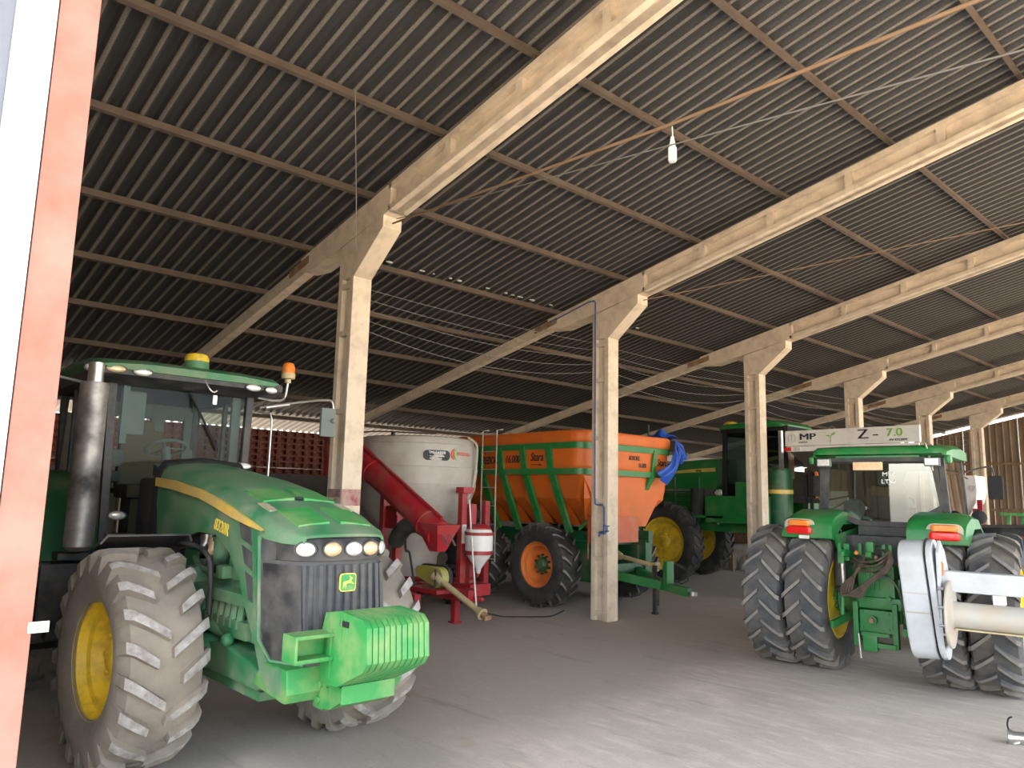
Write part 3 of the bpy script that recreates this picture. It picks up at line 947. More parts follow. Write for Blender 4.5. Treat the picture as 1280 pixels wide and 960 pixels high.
# black front mudguards
for s in (-1, 1):
    b = B()
    arc = [(rad(a), 0.90) for a in (-8, -14, -24, -40, -58, -76, -90)]
    A = [[(r * sin(a) - 0.02, s * y, 0.775 + r * cos(a) * 0.97) for a, r in arc] for y in (0.50, 0.52, 1.12, 1.17)]
    for row in (A[0], A[3]):
        for i, p in enumerate(row):
            row[i] = (p[0] * 0.98, p[1], p[2] - 0.06)
    b.loft(A, closed=False, cap=False)
    mg = b.build('front_mudguard', 'black', TA, ang=60, solid=0.015)
    b = B()
    b.tube(smooth_path([(-0.5, s * 0.6, 1.55), (-0.1, s * 0.52, 1.56), (0.1, s * 0.48, 1.50), (0.16, s * 0.46, 1.38), (0.14, s * 0.44, 1.05)], 5), 0.018, 8)
    b.build('guard_stay', 'black', mg)
# exhaust stack
ex = B()
ex.lathe([(0.07, 1.42), (0.12, 1.46), (0.12, 2.91), (0.115, 2.935), (0.0, 2.935)], (-1.62, -0.955, 0), n=28)
ex.build('exhaust_muffler', 'exhaust', TA)
b = B()
b.cyl((-1.62, -0.955, 2.92), (-1.62, -0.955, 3.12), 0.066, n=20, cap=False)
pipe = b.build('exhaust_pipe', 'steel', TA, solid=0.006)
B().cyl((-1.62, -0.955, 3.06), (-1.62, -0.955, 3.11), 0.06, n=16).build('pipe_mouth', 'matte_black', pipe)
# cab
cb = B()
def pil(p0, p1, wx=0.06, wy=0.06):
    cb.bar(p0, p1, wx, wy, (1, 0, 0), 0.008)
CXf, CXr = -2.05, -3.75
for s in (-1, 1):
    pil((CXf + 0.02, s * 0.66, 1.45), (CXf, s * 0.70, 3.05), 0.075, 0.07)
    pil((-2.95, s * 0.78, 1.3), (-2.95, s * 0.80, 3.05), 0.05, 0.06)
    pil((CXr, s * 0.70, 1.9), (CXr + 0.05, s * 0.74, 3.05), 0.09, 0.09)
    pil((CXf, s * 0.72, 1.46), (-2.95, s * 0.80, 1.36), 0.06, 0.07)
    pil((CXf, s * 0.70, 3.04), (CXr, s * 0.74, 3.04), 0.06, 0.08)
pil((CXf, -0.70, 3.04), (CXf, 0.70, 3.04), 0.06, 0.07)
pil((CXr, -0.74, 3.04), (CXr, 0.74, 3.04))
pil((CXr, -0.74, 1.95), (CXr, 0.74, 1.95))
cb.box((-2.9, 0, 1.33), (1.7, 1.5, 0.10)).box((CXf + 0.05, 0, 1.50), (0.12, 1.3, 0.1))
cab = cb.build('cab', 'black', TA)
roof = B()
secs = []
for x, wf, z0, z1 in ((-3.95, 0.78, 3.07, 3.13), (-3.8, 0.90, 3.05, 3.22), (-3.0, 0.98, 3.05, 3.28), (-2.2, 0.99, 3.06, 3.26), (-1.85, 0.96, 3.08, 3.22), (-1.72, 0.88, 3.11, 3.17)):
    secs.append([(x, -wf * 0.93, z0), (x, -wf, (z0 + z1) / 2), (x, -wf * 0.9, z1 - 0.015), (x, -wf * 0.5, z1 + 0.01), (x, wf * 0.5, z1 + 0.01), (x, wf * 0.9, z1 - 0.015), (x, wf, (z0 + z1) / 2), (x, wf * 0.93, z0)])
roof.loft(secs)
cr = roof.build('cab_roof', 'green_dusty', TA, ang=50)
b = B()
b.prism([(-3.7, 3.0), (-1.95, 3.0), (-1.74, 3.06), (-1.74, 3.135), (-3.7, 3.10)], -0.94, 0.94, 'y', 0.03)
rf = b.build('light_bar', 'black', cr)
for y, z, ry in ((-0.98, 3.09, 0.05), (-0.76, 3.105, 0.085), (-0.52, 3.10, 0.085), (0.60, 3.075, 0.085), (0.80, 3.07, 0.07)):
    ellipse_lamp(cr, (-1.735, y, z), (1, 0.1 * y, -0.05), ry, 0.035, 'lamp' if y != -0.76 else 'lamp_amber', 'work_light', 0.02)
b = B()
b.lathe([(0.0, 3.19), (0.115, 3.19), (0.125, 3.24), (0.122, 3.31), (0.0, 3.31)], (-1.98, 0.07, 0), n=22)
rc_ = b.build('antenna_dome', 'green_dusty', TA)
b = B()
b.lathe([(0.122, 3.31), (0.12, 3.35), (0.10, 3.385), (0.05, 3.40), (0.0, 3.402)], (-1.98, 0.07, 0), n=22)
b.build('dome_cap', 'yellow', rc_)
b = B()
b.tube(smooth_path([(-1.78, 0.06, 3.17), (-1.72, 0.12, 3.02), (-1.72, 0.17, 2.98), (-1.73, 0.21, 3.0)], 5), 0.008, 6).box((-1.72, 0.19, 2.90), (0.03, 0.045, 0.10), bev=0.01)
b.build('roof_lead', 'steel', cr)
b = B()
b.tube([(-2.06, 0.80, 2.86), (-2.0, 0.93, 2.84), (-2.0, 0.95, 2.78), (-2.0, 0.95, 2.05)], 0.011, 6)
b.build('grab_rail', 'steel', TA)
# beacon on a bent stalk
b = B()
b.tube(smooth_path([(-1.95, 0.75, 3.0), (-1.93, 0.95, 2.99), (-1.93, 1.05, 3.03), (-1.93, 1.08, 3.2)], 6), 0.014, 8)
bs = b.build('beacon_stalk', 'steel', TA)
b = B()
b.lathe([(0, 3.20), (0.035, 3.20), (0.035, 3.24), (0.075, 3.25), (0.078, 3.31), (0.0, 3.31)], (-1.93, 1.08, 0), n=18)
b.build('beacon_base', 'tan', bs)
b = B()
b.lathe([(0.072, 3.305), (0.07, 3.38), (0.055, 3.42), (0.03, 3.435), (0, 3.437)], (-1.93, 1.08, 0), n=18)
b.build('beacon_lens', 'amber', bs)
# mirrors
b = B()
b.tube(smooth_path([(-1.98, 0.80, 2.90), (-1.97, 1.2, 2.99), (-1.97, 1.58, 3.06), (-1.97, 1.68, 3.04), (-1.97, 1.70, 2.9), (-1.97, 1.69, 2.75)], 6), 0.013, 8).cyl((-1.98, 0.86, 2.905), (-1.98, 1.14, 2.965), 0.026, 0.016, n=10)
ma = b.build('mirror_arm', 'steel', TA)
b = B()
b.box((-1.97, 1.63, 2.80), (0.05, 0.19, 0.34), bev=0.02)
b.sphere((-1.93, 1.68, 2.82), 0.03, (1, 1, 1), 8, 6)
b.build('mirror_head', 'cab_grey', ma)
b = B()
b.tube([(-2.0, -0.8, 2.95), (-1.97, -1.3, 3.02), (-1.97, -1.36, 2.9)], 0.013, 8)
ma = b.build('mirror_arm', 'steel', TA)
B().box((-1.97, -1.36, 2.72), (0.05, 0.19, 0.34), bev=0.02).build('mirror_head', 'cab_grey', ma)
# panes
def pane(pts, parent, m='glass', name='pane'):
    b = B()
    b.quad(*pts)
    return b.build(name, m, parent)
pane([(CXf, -0.65, 1.5), (CXf, 0.65, 1.5), (CXf, 0.67, 3.02), (CXf, -0.67, 3.02)], cab, 'glass', 'windshield')
for s in (-1, 1):
    pane([(CXf - 0.04, s * 0.74, 1.5), (-2.93, s * 0.80, 1.42), (-2.93, s * 0.80, 3.02), (CXf - 0.04, s * 0.74, 3.02)], cab, 'glass', 'side_window')
    pane([(-2.98, s * 0.80, 1.95), (CXr + 0.03, s * 0.74, 1.95), (CXr + 0.03, s * 0.74, 3.02), (-2.98, s * 0.80, 3.02)], cab, 'glass', 'side_window')
# cab interior: rear window frame, steering wheel, seat, console
b = B()
b.box((CXr + 0.02, 0, 2.92), (0.08, 1.4, 0.20), bev=0.05).box((CXr + 0.02, 0.28, 2.5), (0.10, 0.16, 1.1), bev=0.03)
for s in (-1, 1):
    b.box((CXr + 0.02, s * 0.66, 2.45), (0.1, 0.15, 1.0), bev=0.03)
b.box((CXf - 0.14, 0.61, 2.35), (0.06, 0.1, 1.3), bev=0.02)
b.box((-2.1, -0.55, 2.72), (0.05, 0.06, 0.6)).box((-2.3, -0.42, 2.75), (0.03, 0.25, 0.45), bev=0.02)
b.build('cab_trim', 'cab_grey', cab)
b = B()
b.lathe([(0.20, -0.016), (0.216, 0), (0.20, 0.016), (0.184, 0)], (-2.55, 0.02, 2.42), Vector((-0.45, 0, 1)), 28, ring=True)
b.cyl((-2.55, 0.02, 2.42), (-2.40, 0.02, 2.05), 0.05, n=10)
for a in (90, 210, 330):
    b.bar((-2.55, 0.02, 2.42), (-2.55 + 0.19 * cos(rad(a)), 0.02 + 0.2 * sin(rad(a)), 2.42 + 0.08 * cos(rad(a))), 0.03, 0.015)
b.prism([(-2.42, 1.4), (-2.2, 1.4), (-2.28, 2.2), (-2.45, 2.25)], -0.13, 0.17, 'y', 0.03)
b.build('steering_column', 'cab_grey', cab)
b = B()
b.box((-3.1, 0, 1.95), (0.5, 0.5, 0.16), bev=0.05).box((-3.35, 0, 2.3), (0.14, 0.48, 0.7), bev=0.05).box((-3.36, 0, 2.68), (0.1, 0.28, 0.16), bev=0.04).box((-3.1, 0, 1.62), (0.35, 0.35, 0.5))
b.build('seat', 'seat', cab)
b = B()
b.box((-3.0, -0.42, 2.1), (0.5, 0.16, 0.12), bev=0.03).box((-2.75, -0.45, 2.3), (0.04, 0.22, 0.18), bev=0.01).box((-2.9, 0.5, 1.8), (0.7, 0.2, 0.5), bev=0.03)
b.build('console', 'black', cab)
# wiper, side lamps beside the hood, steps, green rear mudguards
b = B()
b.bar((CXf + 0.02, 0.05, 2.98), (CXf + 0.03, 0.36, 2.45), 0.012, 0.012).bar((CXf + 0.03, 0.18, 2.75), (CXf + 0.035, 0.37, 2.4), 0.012, 0.02)
b.build('wiper', 'matte_black', cab)
ellipse_lamp(TA, (-1.98, -0.56, 1.72), (1, -0.1, 0), 0.075, 0.04, 'lamp', 'cowl_lamp', 0.025)
ellipse_lamp(TA, (-1.50, 0.45, 2.23), (1, 0, 0.4), 0.08, 0.035, 'lamp', 'cowl_lamp', 0.025)
b = B()
b.loft([[(-1.30, y, z) for y, z in ((-0.43, 1.42), (-0.42, 2.12), (-0.36, 2.22), (0, 2.265), (0.36, 2.22), (0.42, 2.12), (0.43, 1.42))], [(-1.38, y, z) for y, z in ((-0.45, 1.42), (-0.44, 2.14), (-0.37, 2.25), (0, 2.29), (0.37, 2.25), (0.44, 2.14), (0.45, 1.42))]], closed=False, cap=False)
b.build('hood_seal', 'matte_black', TA, ang=50, solid=0.02)
b = B()
b.box((-1.78, 0, 1.75), (0.5, 0.78, 0.7), bev=0.08)
b.build('cowl', 'black', TA)
b = B()
b.box((-2.0, -0.9, 1.36), (0.5, 0.36, 0.07), bev=0.015).box((-2.3, -0.9, 0.95), (0.5, 0.3, 0.75), bev=0.05).box((-1.75, -0.95, 1.05), (0.04, 0.5, 0.5))
for z in (0.55, 0.8, 1.05):
    b.box((-1.95, -1.05, z), (0.3, 0.28, 0.04))
b.build('fuel_tank', 'black', TA)
for s in (-1, 1):
    b = B()
    arc = [rad(a) for a in (75, 55, 35, 15, -5, -25, -45)]
    A = [[(-3.05 + 1.14 * sin(a), s * y, 1.02 + 1.14 * cos(a)) for a in arc] for y in (0.70, 1.30, 1.32)]
    A[2] = [(x, y, z - 0.07) for x, y, z in A[2]]
    b.loft(A, closed=False, cap=False)
    b.build('rear_mudguard', 'green_dark', TA, ang=60, solid=0.02)
    b = B()
    b.loft([[(-3.05 + 1.13 * sin(a), s * 0.71, 1.02 + 1.13 * cos(a)) for a in arc], [(-3.05 + 0.7 * sin(a), s * 0.69, 1.3 + 0.3 * cos(a)) for a in arc]], closed=False, cap=False)
    b.build('mudguard_side', 'green_dark', TA, solid=0.01)
# ================================================================ conical poly tank on a red trailed frame
TK = thing('mixing_tank', 'big greyish conical tank with black oval plate on a red frame behind the first column', 'tank', (-2.6, 2.95, 0))
b = B()
b.lathe([(0.0, 3.0), (0.25, 2.995), (0.93, 2.955), (0.97, 2.94), (1.0, 2.90), (1.02, 2.84), (1.035, 2.825), (1.06, 2.70), (1.075, 2.50), (1.07, 2.45), (1.085, 2.44), (1.07, 2.30), (1.055, 2.17), (1.065, 2.155), (1.04, 2.05), (0.95, 1.82), (0.82, 1.62), (0.66, 1.36), (0.50, 1.10), (0.42, 0.92), (0.40, 0.62), (0.0, 0.60)], n=56)
tk = b.build('tank_shell', 'poly', TK, ang=24)
b = B()
b.tube([(1.02 * cos(rad(a)), 1.02 * sin(rad(a)), 3.0 + 0.015 * sin(rad(a * 3))) for a in range(190, 350, 8)], 0.012, 6)
for a in (205, 240, 300):
    b.box((0.98 * cos(rad(a)), 0.98 * sin(rad(a)), 2.975), (0.05, 0.05, 0.06))
b.build('rim_cable', 'cable', tk)
b = B()
b.tube(smooth_path([(0.86, 0.45, 2.98), (0.98, 0.55, 2.85), (1.02, 0.52, 2.5), (0.98, 0.50, 2.15), (0.90, 0.42, 1.9)], 5), 0.02, 8)
b.build('side_hose', 'grey_pipe', tk)
# oval plate and maker's marks, bent to the shell
fa = math.atan2(-4.9473 - 2.95, 8.4526 + 2.6)            # bearing of the doorway from the tank
def on_shell(a, z, r):
    return (r * cos(a), r * sin(a), z)
def curved(outline, a0, z0, r, name, m, parent, th=0.012, k=1.0):
    bb = B()
    A = [on_shell(a0 + u / r, z0 + v, r - th) for u, v in outline]
    Z = [on_shell(a0 + u / r, z0 + v, r + th * 0.3) for u, v in outline]
    bb.loft([A, Z])
    return bb.build(name, m, parent)
pa = fa + 0.31
curved(rrect(0.235, 0.083, 0.07), pa, 2.63, 1.078, 'name_plate', 'text_black', tk)
def shell_text(body, size, m, a0, z, sx=1.0, shear=0.0, bold=0.0, r=1.085):
    n = len(body)
    for k, ch in enumerate(body):                                     # letter by letter round the shell
        a = a0 + (k - (n - 1) / 2) * size * 0.66 * sx / r
        text('lettering', ch, size, m, tk, on_shell(a, z, r), (PI / 2, 0, a + PI / 2), 0.003, shear, sx, bold)
shell_text('TMIS4000', 0.066, 'text_white', pa, 2.672, 0.85, 0, 0.001, 1.088)
shell_text('MISTURADOR', 0.028, 'text_white', pa, 2.615, 1.4, 0, 0.0, 1.088)
shell_text('AGITADOR', 0.028, 'text_white', pa, 2.575, 1.2, 0, 0.0, 1.088)
for q, m in ((0.0, 'text_red'), (0.055, 'text_green')):
    ol = [(0.0, -0.06), (0.045, -0.10), (0.03, -0.05), (0.03, 0.04), (0.05, 0.09), (0.01, 0.06), (-0.012, 0.0)]
    curved(ol, pa + 0.255 + q / 1.08, 2.665, 1.078, 'emblem', m, tk, 0.008)
M['text_pink'] = mat('faded_red_lettering', (0.70, 0.20, 0.15), 0.6)
shell_text('INCOMAG', 0.085, 'text_pink', pa + 0.50, 2.67, 0.95, 0.15, 0.001, 1.083)
# red auger up the side with a hanging spout
def along(x):            # auger axis in tank coordinates
    t = (x - 0.0) / 2.22
    return t
A0, A1 = Vector((2.58, -1.42, 1.46)), Vector((-0.55, -1.42, 3.02))
b = B()
b.cyl(A0, A1, 0.185, n=24)
b.bar(A0 + Vector((0.05, -0.0, 0.21)), A1 + Vector((0.05, 0, 0.21)), 0.04, 0.03)
d = (A1 - A0).normalized()
for t in (0.28, 1.9):
    b.cyl(A0 + d * t, A0 + d * (t + 0.03), 0.205, n=24)
au = b.build('auger_tube', 'red', TK)
b = B()
b.loft([[(2.80, -1.62, 1.58), (2.80, -1.22, 1.58), (2.26, -1.22, 1.62), (2.26, -1.62, 1.62)], [(2.66, -1.50, 1.22), (2.66, -1.36, 1.22), (2.48, -1.36, 1.22), (2.48, -1.50, 1.22)]])
b.build('auger_boot', 'red', au)
b = B()
b.cyl(A1 + Vector((0.1, 0, -0.05)), A1 + Vector((0.14, 0.05, -0.75)), 0.15, 0.20, n=18)
b.build('discharge_spout', 'red', au)
b = B()
for s in (-0.06, 0.06):
    b.tube([(2.76, -1.44 + s, 1.46), (2.92, -1.46 + s, 1.32)], 0.014, 6)
b.build('boot_handle', 'steel', au)
b = B()
b.tube(smooth_path([(2.30, -1.45, 1.52), (2.10, -1.46, 1.57), (1.85, -1.46, 1.52), (1.66, -1.44, 1.40), (1.52, -1.40, 1.30)], 6), 0.125, 16)
b.build('suction_hose', 'rubber_dark', au)
# frame: legs, base rails, drawbar
def tbox(name, x0, x1, y0, y1, z0, z1, m='red', par=None, bev=0.008):
    return B().box(((x0 + x1) / 2, (y0 + y1) / 2, (z0 + z1) / 2), (x1 - x0, y1 - y0, z1 - z0), None, bev).build(name, m, par or TK)
for x, y, zt in ((0.75, -1.12, 1.95), (1.08, -1.08, 1.66), (-0.9, -0.95, 1.9), (-0.9, 0.95, 1.9), (0.75, 1.0, 1.9)):
    tbox('frame_leg', x - 0.055, x + 0.055, y - 0.055, y + 0.055, 0.42, zt)
tbox('frame_gusset', 0.70, 1.10, -1.13, -1.09, 1.45, 1.80)
for y in (-0.95, 0.95):
    tbox('base_rail', -1.1, 1.5 if y < 0 else 0.8, y - 0.06, y + 0.06, 0.36, 0.5)
for x in (-0.9, 0.75):
    tbox('cross_beam', x - 0.06, x + 0.06, -1.0, 1.0, 0.37, 0.49)
tbox('drawbar', 0.6, 1.95, -0.34, -0.10, 0.38, 0.56)
tbox('base_plate', 0.9, 1.7, -0.75, -0.10, 0.50, 0.56)
b = B()
b.cyl((1.95, -0.2, 0.44), (2.08, -0.2, 0.44), 0.035, n=10).sphere((2.10, -0.2, 0.44), 0.04, (1, 1, 1), 10, 6)
b.build('hitch_pin', 'red', TK)
tbox('stand_foot', 1.36, 1.46, -0.20, -0.10, 0.02, 0.38)
tbox('stand_pad', 1.33, 1.49, -0.23, -0.07, 0.0, 0.03)
for y, x in ((0.0, 1.33), (0.14, 1.40)):
    tbox('mast', x - 0.055, x + 0.055, y - 0.055, y + 0.055, 0.40, 2.10 - 0.25 * (y > 0.1))
tbox('mast_head', 1.24, 1.44, -0.08, 0.14, 2.02, 2.12)
tbox('mast_foot', 1.24, 1.68, -0.08, 0.34, 0.42, 0.60)
tbox('warning_label', 1.386, 1.392, -0.045, 0.045, 1.22, 1.52, 'white')
for y in (-0.7, 0.7):
    make_wheel(TK, (-0.2, y * 1.55, 0.36), 0.36, 0.26, 0.2, 'red', 'rubber_dark', 'rubber_dark', 16, 0.02, 0.04, 0, -1 if y < 0 else 1, 0.04)
tbox('axle', -0.25, -0.15, -1.05, 1.05, 0.30, 0.42)
# small dosing hopper with red bands
hp = part('dosing_hopper', TK, (1.60, 0.14, 0))
b = B()
b.lathe([(0.0, 1.50), (0.15, 1.50), (0.20, 1.44), (0.225, 1.40), (0.225, 1.12), (0.21, 1.06), (0.05, 0.84), (0.03, 0.76), (0.0, 0.76)], n=24)
b.build('hopper_body', 'white', hp)
b = B()
for z0, z1 in ((1.36, 1.41), (1.06, 1.12)):
    bb = B()
    bb.lathe([(0.222, z0), (0.232, z0), (0.232, z1), (0.222, z1)], n=24, ring=True)
    bb.build('hopper_band', 'red', hp)
b.lathe([(0.0, 1.53), (0.12, 1.53), (0.19, 1.475), (0.19, 1.455), (0.0, 1.455)], n=24)
b.build('hopper_lid', 'red', hp)
b = B()
b.tube(smooth_path([(0, 0, 0.78), (0.0, -0.02, 0.72), (-0.1, -0.05, 0.68), (-0.28, -0.1, 0.62)], 5), 0.02, 8)
b.build('outlet_hose', 'red', hp)
b = B()
b.tube([(1.50, 0.0, 1.92), (1.62, -0.05, 1.45), (2.12, -0.30, 0.20)], 0.013, 6)
b.build('thin_pole', 'white', TK)
# drive guard and shaft
pg = part('drive_guard', TK, (1.30, -0.52, 0.72))
b = B()
egg = [(0.16 * cos(rad(a)) + 0.16, 0.155 * sin(rad(a))) for a in range(-90, 91, 18)] + [(-0.30 + 0.10 * cos(rad(a)), 0.06 + 0.09 * sin(rad(a))) for a in range(90, 271, 18)]
b.prism(egg, -0.07, 0.07, 'y', 0.01)
b.build('guard_shell', 'olive', pg)
b = B()
b.prism([(x * 1.10 - 0.01, z * 1.15) for x, z in egg], 0.06, 0.12, 'y', 0.01)
b.build('guard_back', 'rubber_dark', pg)
b = B()
P0, P1 = Vector((0.18, -0.06, 0.0)), Vector((1.16, 0.02, -0.42))
dd = (P1 - P0).normalized()
b.cyl(P0 + dd * -0.06, P0 + dd * 0.12, 0.085, 0.06, n=16).cyl(P0 + dd * 0.1, P1, 0.045, n=14).cyl(P1 - dd * 0.12, P1 + dd * 0.02, 0.05, 0.09, n=16)
sh = b.build('shaft_cover', 'tan', pg)
b = B()
b.cyl(P1, P1 + dd * 0.10, 0.05, n=12).box(P1 + dd * 0.12, (0.05, 0.12, 0.06)).cyl(P1 + dd * 0.1, P1 + dd * 0.16, 0.018, n=8)
b.build('shaft_joint', 'rust', sh)
b = B()
ring = [(1.12 + 0.22 * cos(rad(a)), -0.66 + 0.1 * sin(rad(a)), 0.68 + 0.30 * sin(rad(a))) for a in range(60, 400, 14)]
b.tube(smooth_path([(1.6, -1.3, 1.45), (1.35, -1.1, 1.15), (1.02, -0.8, 1.08), (0.92, -0.66, 0.8), (1.0, -0.64, 0.52), (1.25, -0.62, 0.42), (1.5, -0.64, 0.6), (1.48, -0.62, 0.85)], 6), 0.018, 8)
b.build('loose_hose', 'rubber_dark', TK)
# black cable lying on the floor from the shaft end
c = B()
c.tube(smooth_path([(-0.16, 2.47, 0.30), (-0.42, 2.8, 0.24), (-0.80, 3.4, 0.10), (-1.08, 3.9, 0.012), (-0.84, 4.25, 0.012), (-0.75, 4.53, 0.012), (-1.07, 5.17, 0.012)], 6), 0.011, 6)
tag(c.build('cable', 'cable'), 'thin black cable lying on the floor beside the orange spreader wheel', 'cable')

# ================================================================ orange trailed spreader, drawbar towards the right
HP = thing('spreader', 'large orange hopper spreader with green frame, ladder and orange-rimmed wheels', 'spreader', (-2.0, 6.35, 0))
YH = 1.36
xf, xr = 1.47, -2.15
def plan(hx0, hx1, hy, r, z, k=4):
    o = []
    for cx, cy, a0 in ((hx1 - r, hy - r, 0), (hx0 + r, hy - r, 90), (hx0 + r, -hy + r, 180), (hx1 - r, -hy + r, 270)):
        for i in range(k + 1):
            a = rad(a0 + 90 * i / k)
            o.append((cx + r * cos(a), cy + r * sin(a), z))
    return o
b = B()
b.loft([plan(xr - 0.02, xf + 0.03, YH + 0.03, 0.30, 2.98), plan(xr - 0.03, xf + 0.05, YH + 0.05, 0.30, 3.02), plan(xr - 0.03, xf + 0.05, YH + 0.05, 0.30, 3.15), plan(xr, xf + 0.02, YH + 0.02, 0.28, 3.19), plan(xr + 0.15, xf - 0.15, YH - 0.15, 0.2, 3.17)], cap=True)
b.loft([plan(xr, xf, YH, 0.28, 2.99), plan(xr, xf, YH, 0.28, 2.60), plan(xr, xf, YH, 0.28, 2.53), plan(xr + 0.05, xf - 0.05, YH - 0.05, 0.26, 2.44)], cap=False)
hs = b.build('hopper_shell', 'orange', HP, ang=40)
# lower bays: each a separate swelling between the posts, drawn in to the chassis
def bay(x0, x1, s):
    bb = B()
    y0 = YH - 0.06
    def sec(xa, xb, y, yb, z):
        return [(x0, s * yb, z), (xa, s * y, z), (xb, s * y, z), (x1, s * yb, z), (x1, 0, z), (x0, 0, z)]
    bb.loft([sec(x0 + 0.01, x1 - 0.01, y0, y0 - 0.02, 2.45), sec(x0 + 0.10, x1 - 0.24, y0 - 0.17, y0 - 0.36, 1.98), sec(x0 + 0.18, x1 - 0.20, y0 - 0.70, y0 - 0.76, 1.48)])
    return bb.build('hopper_bay', 'orange', HP, ang=20)
xs = [-2.06, -1.22, -0.60, 0.04, 0.74, 1.41]
for s in (-1, 1):
    for x0, x1 in zip(xs[:-1], xs[1:]):
        bay(x0, x1, s)
# front faces of the lower hopper: facets beside a raked centre
for y0, y1 in ((-1.22, -0.45), (-0.45, 0.45), (0.45, 1.22)):
    b = B()
    b.loft([[(1.42, y0, 2.45), (1.42, y1, 2.45), (0.95, y1 * 0.8, 2.45), (0.95, y0 * 0.8, 2.45)], [(1.36, y0 + 0.06, 1.98), (1.36, y1 - 0.06, 1.98), (0.95, y1 * 0.8, 1.98), (0.95, y0 * 0.8, 1.98)], [(0.98, y0 * 0.62 + 0.06, 1.44), (0.98, y1 * 0.62 - 0.06, 1.44), (0.85, y1 * 0.5, 1.44), (0.85, y0 * 0.5, 1.44)]])
    b.build('hopper_bay', 'orange', HP, ang=20)
# green rails round the hopper and raked posts
for z0, z1, g in ((2.865, 2.975, 0.04), (2.405, 2.51, 0.035)):
    b = B()
    a0 = plan(xr - g, xf + g, YH + g, 0.30, z0)
    a1 = plan(xr - g, xf + g, YH + g, 0.30, z1)
    i0 = plan(xr + 0.02, xf - 0.02, YH - 0.02, 0.26, z0)
    i1 = plan(xr + 0.02, xf - 0.02, YH - 0.02, 0.26, z1)
    b.loft([i0, a0, a1, i1, i0], cap=False)
    b.build('hopper_rail', 'green', HP, ang=40)
for s in (-1, 1):
    for x in (-1.25, -0.64, 0.0, 0.70):
        b = B()
        b.bar((x - 0.02, s * (YH + 0.035), 2.92), (x + 0.05, s * (YH + 0.0), 2.40), 0.145, 0.05, (0, 1, 0), 0.006)
        b.bar((x + 0.05, s * (YH + 0.0), 2.43), (x + 0.14, s * 0.96, 1.36), 0.145, 0.06, (0, 1, 0), 0.006)
        b.build('hopper_post', 'green', HP)
for y in (-0.62, 0.62):
    b = B()
    b.bar((xf + 0.035, y * 1.18, 2.92), (xf + 0.02, y * 1.05, 2.42), 0.05, 0.12, (0, 1, 0), 0.006).bar((xf + 0.02, y * 1.05, 2.43), (1.06, y * 0.62, 1.38), 0.05, 0.12, (0, 1, 0), 0.006)
    b.build('hopper_post', 'green', HP)
b = B()
b.bar((1.0, -0.9, 1.42), (1.36, -0.35, 2.0), 0.04, 0.05).bar((1.0, 0.9, 1.42), (1.36, 0.35, 2.0), 0.04, 0.05)
b.build('brace', 'green', HP)
# lettering
def side_text(body, x, z, size, sx=1.0, m='text_black', sh=0.2, bold=0.003):
    return text('lettering', body, size, m, HP, (x, -YH - 0.003, z), (PI / 2, 0, 0), 0.003, sh, sx, bold)
side_text('REBOKE', -0.93, 2.68, 0.21, 0.72)
side_text('16.000', -0.31, 2.69, 0.21, 0.72)
side_text('Stara', 0.36, 2.72, 0.22, 0.75)
side_text('NINJA', -1.68, 2.68, 0.2, 0.7)
b = B().box((0.34, -YH - 0.003, 2.585), (0.26, 0.006, 0.012)).box((0.44, -YH - 0.003, 2.57), (0.10, 0.006, 0.012))
b.build('lettering_rule', 'text_black', HP)
def front_text(body, y, z, size, sx=1.0, bold=0.003):
    return text('lettering', body, size, 'text_black', HP, (xf + 0.003, y, z), (PI / 2, 0, PI / 2), 0.003, 0.2, sx, bold)
front_text('Stara', -0.92, 2.72, 0.22, 0.75)
front_text('REBOKE', 0.12, 2.75, 0.12, 0.75)
front_text('16.000', 0.36, 2.62, 0.12, 0.75)
front_text('Stara', 0.99, 2.70, 0.20, 0.75)
# ladder
b = B()
for x in (-1.02, -0.60):
    b.tube([(x + 0.02, -YH - 0.02, 3.28), (x, -YH - 0.16, 3.26), (x + 0.02, -YH - 0.18, 1.9), (x + 0.05, -YH - 0.18, 0.75)], 0.014, 8)
for z in (3.2, 2.85, 2.5, 2.15, 1.8, 1.45, 1.1, 0.8):
    b.tube([(-1.01, -YH - 0.175, z), (-0.58, -YH - 0.175, z)], 0.011, 6)
b.build('ladder', 'grey_pipe', HP)
# chassis, axles, wheels
b = B()
for y in (-0.72, 0.72):
    b.box((-0.4, y, 1.28), (3.6, 0.14, 0.22), bev=0.01)
    b.box((1.1, y, 0.86), (0.5, 0.2, 0.72), bev=0.01)
    b.box((0.1, y * 0.9, 0.95), (2.2, 0.16, 0.35), bev=0.01)
for x in (-1.9, -1.0, 0.0, 0.95):
    b.box((x, 0, 1.22), (0.12, 1.5, 0.2))
b.box((0.8, 0, 0.72), (1.0, 1.5, 0.16))
b.build('chassis', 'green_dark', HP)
b = B()
for x in (0.36, -1.55):
    b.cyl((x, -1.15, 0.76), (x, 1.15, 0.76), 0.09, n=12)
b.build('axle_beam', 'green_dark', HP)
for s in (-1, 1):
    for x in (0.36, -1.55):
        make_wheel(HP, (x, s * 1.13, 0.765), 0.765, 0.50, 0.41, 'orange_rim', 'rubber_dark', 'rubber_lug', 20, 0.045, 0.055, 0, -1, 0.16 if s < 0 else 0.05, 'green_dark', True, nb=10, hub_r=0.15, hub_out=0.06)
# gearbox shield boxes at the front
b = B()
b.box((1.62, -0.56, 1.44), (0.04, 1.18, 0.46), bev=0.01).box((1.53, -1.13, 1.44), (0.18, 0.04, 0.46), bev=0.01)
b.build('front_shield', 'shield', HP)
b = B()
b.box((1.5, -0.9, 1.15), (0.12, 0.2, 0.2), bev=0.02).tube([(1.5, -1.2, 1.3), (1.52, -1.22, 0.95)], 0.015, 6)
b.build('gearbox', 'rust', HP)
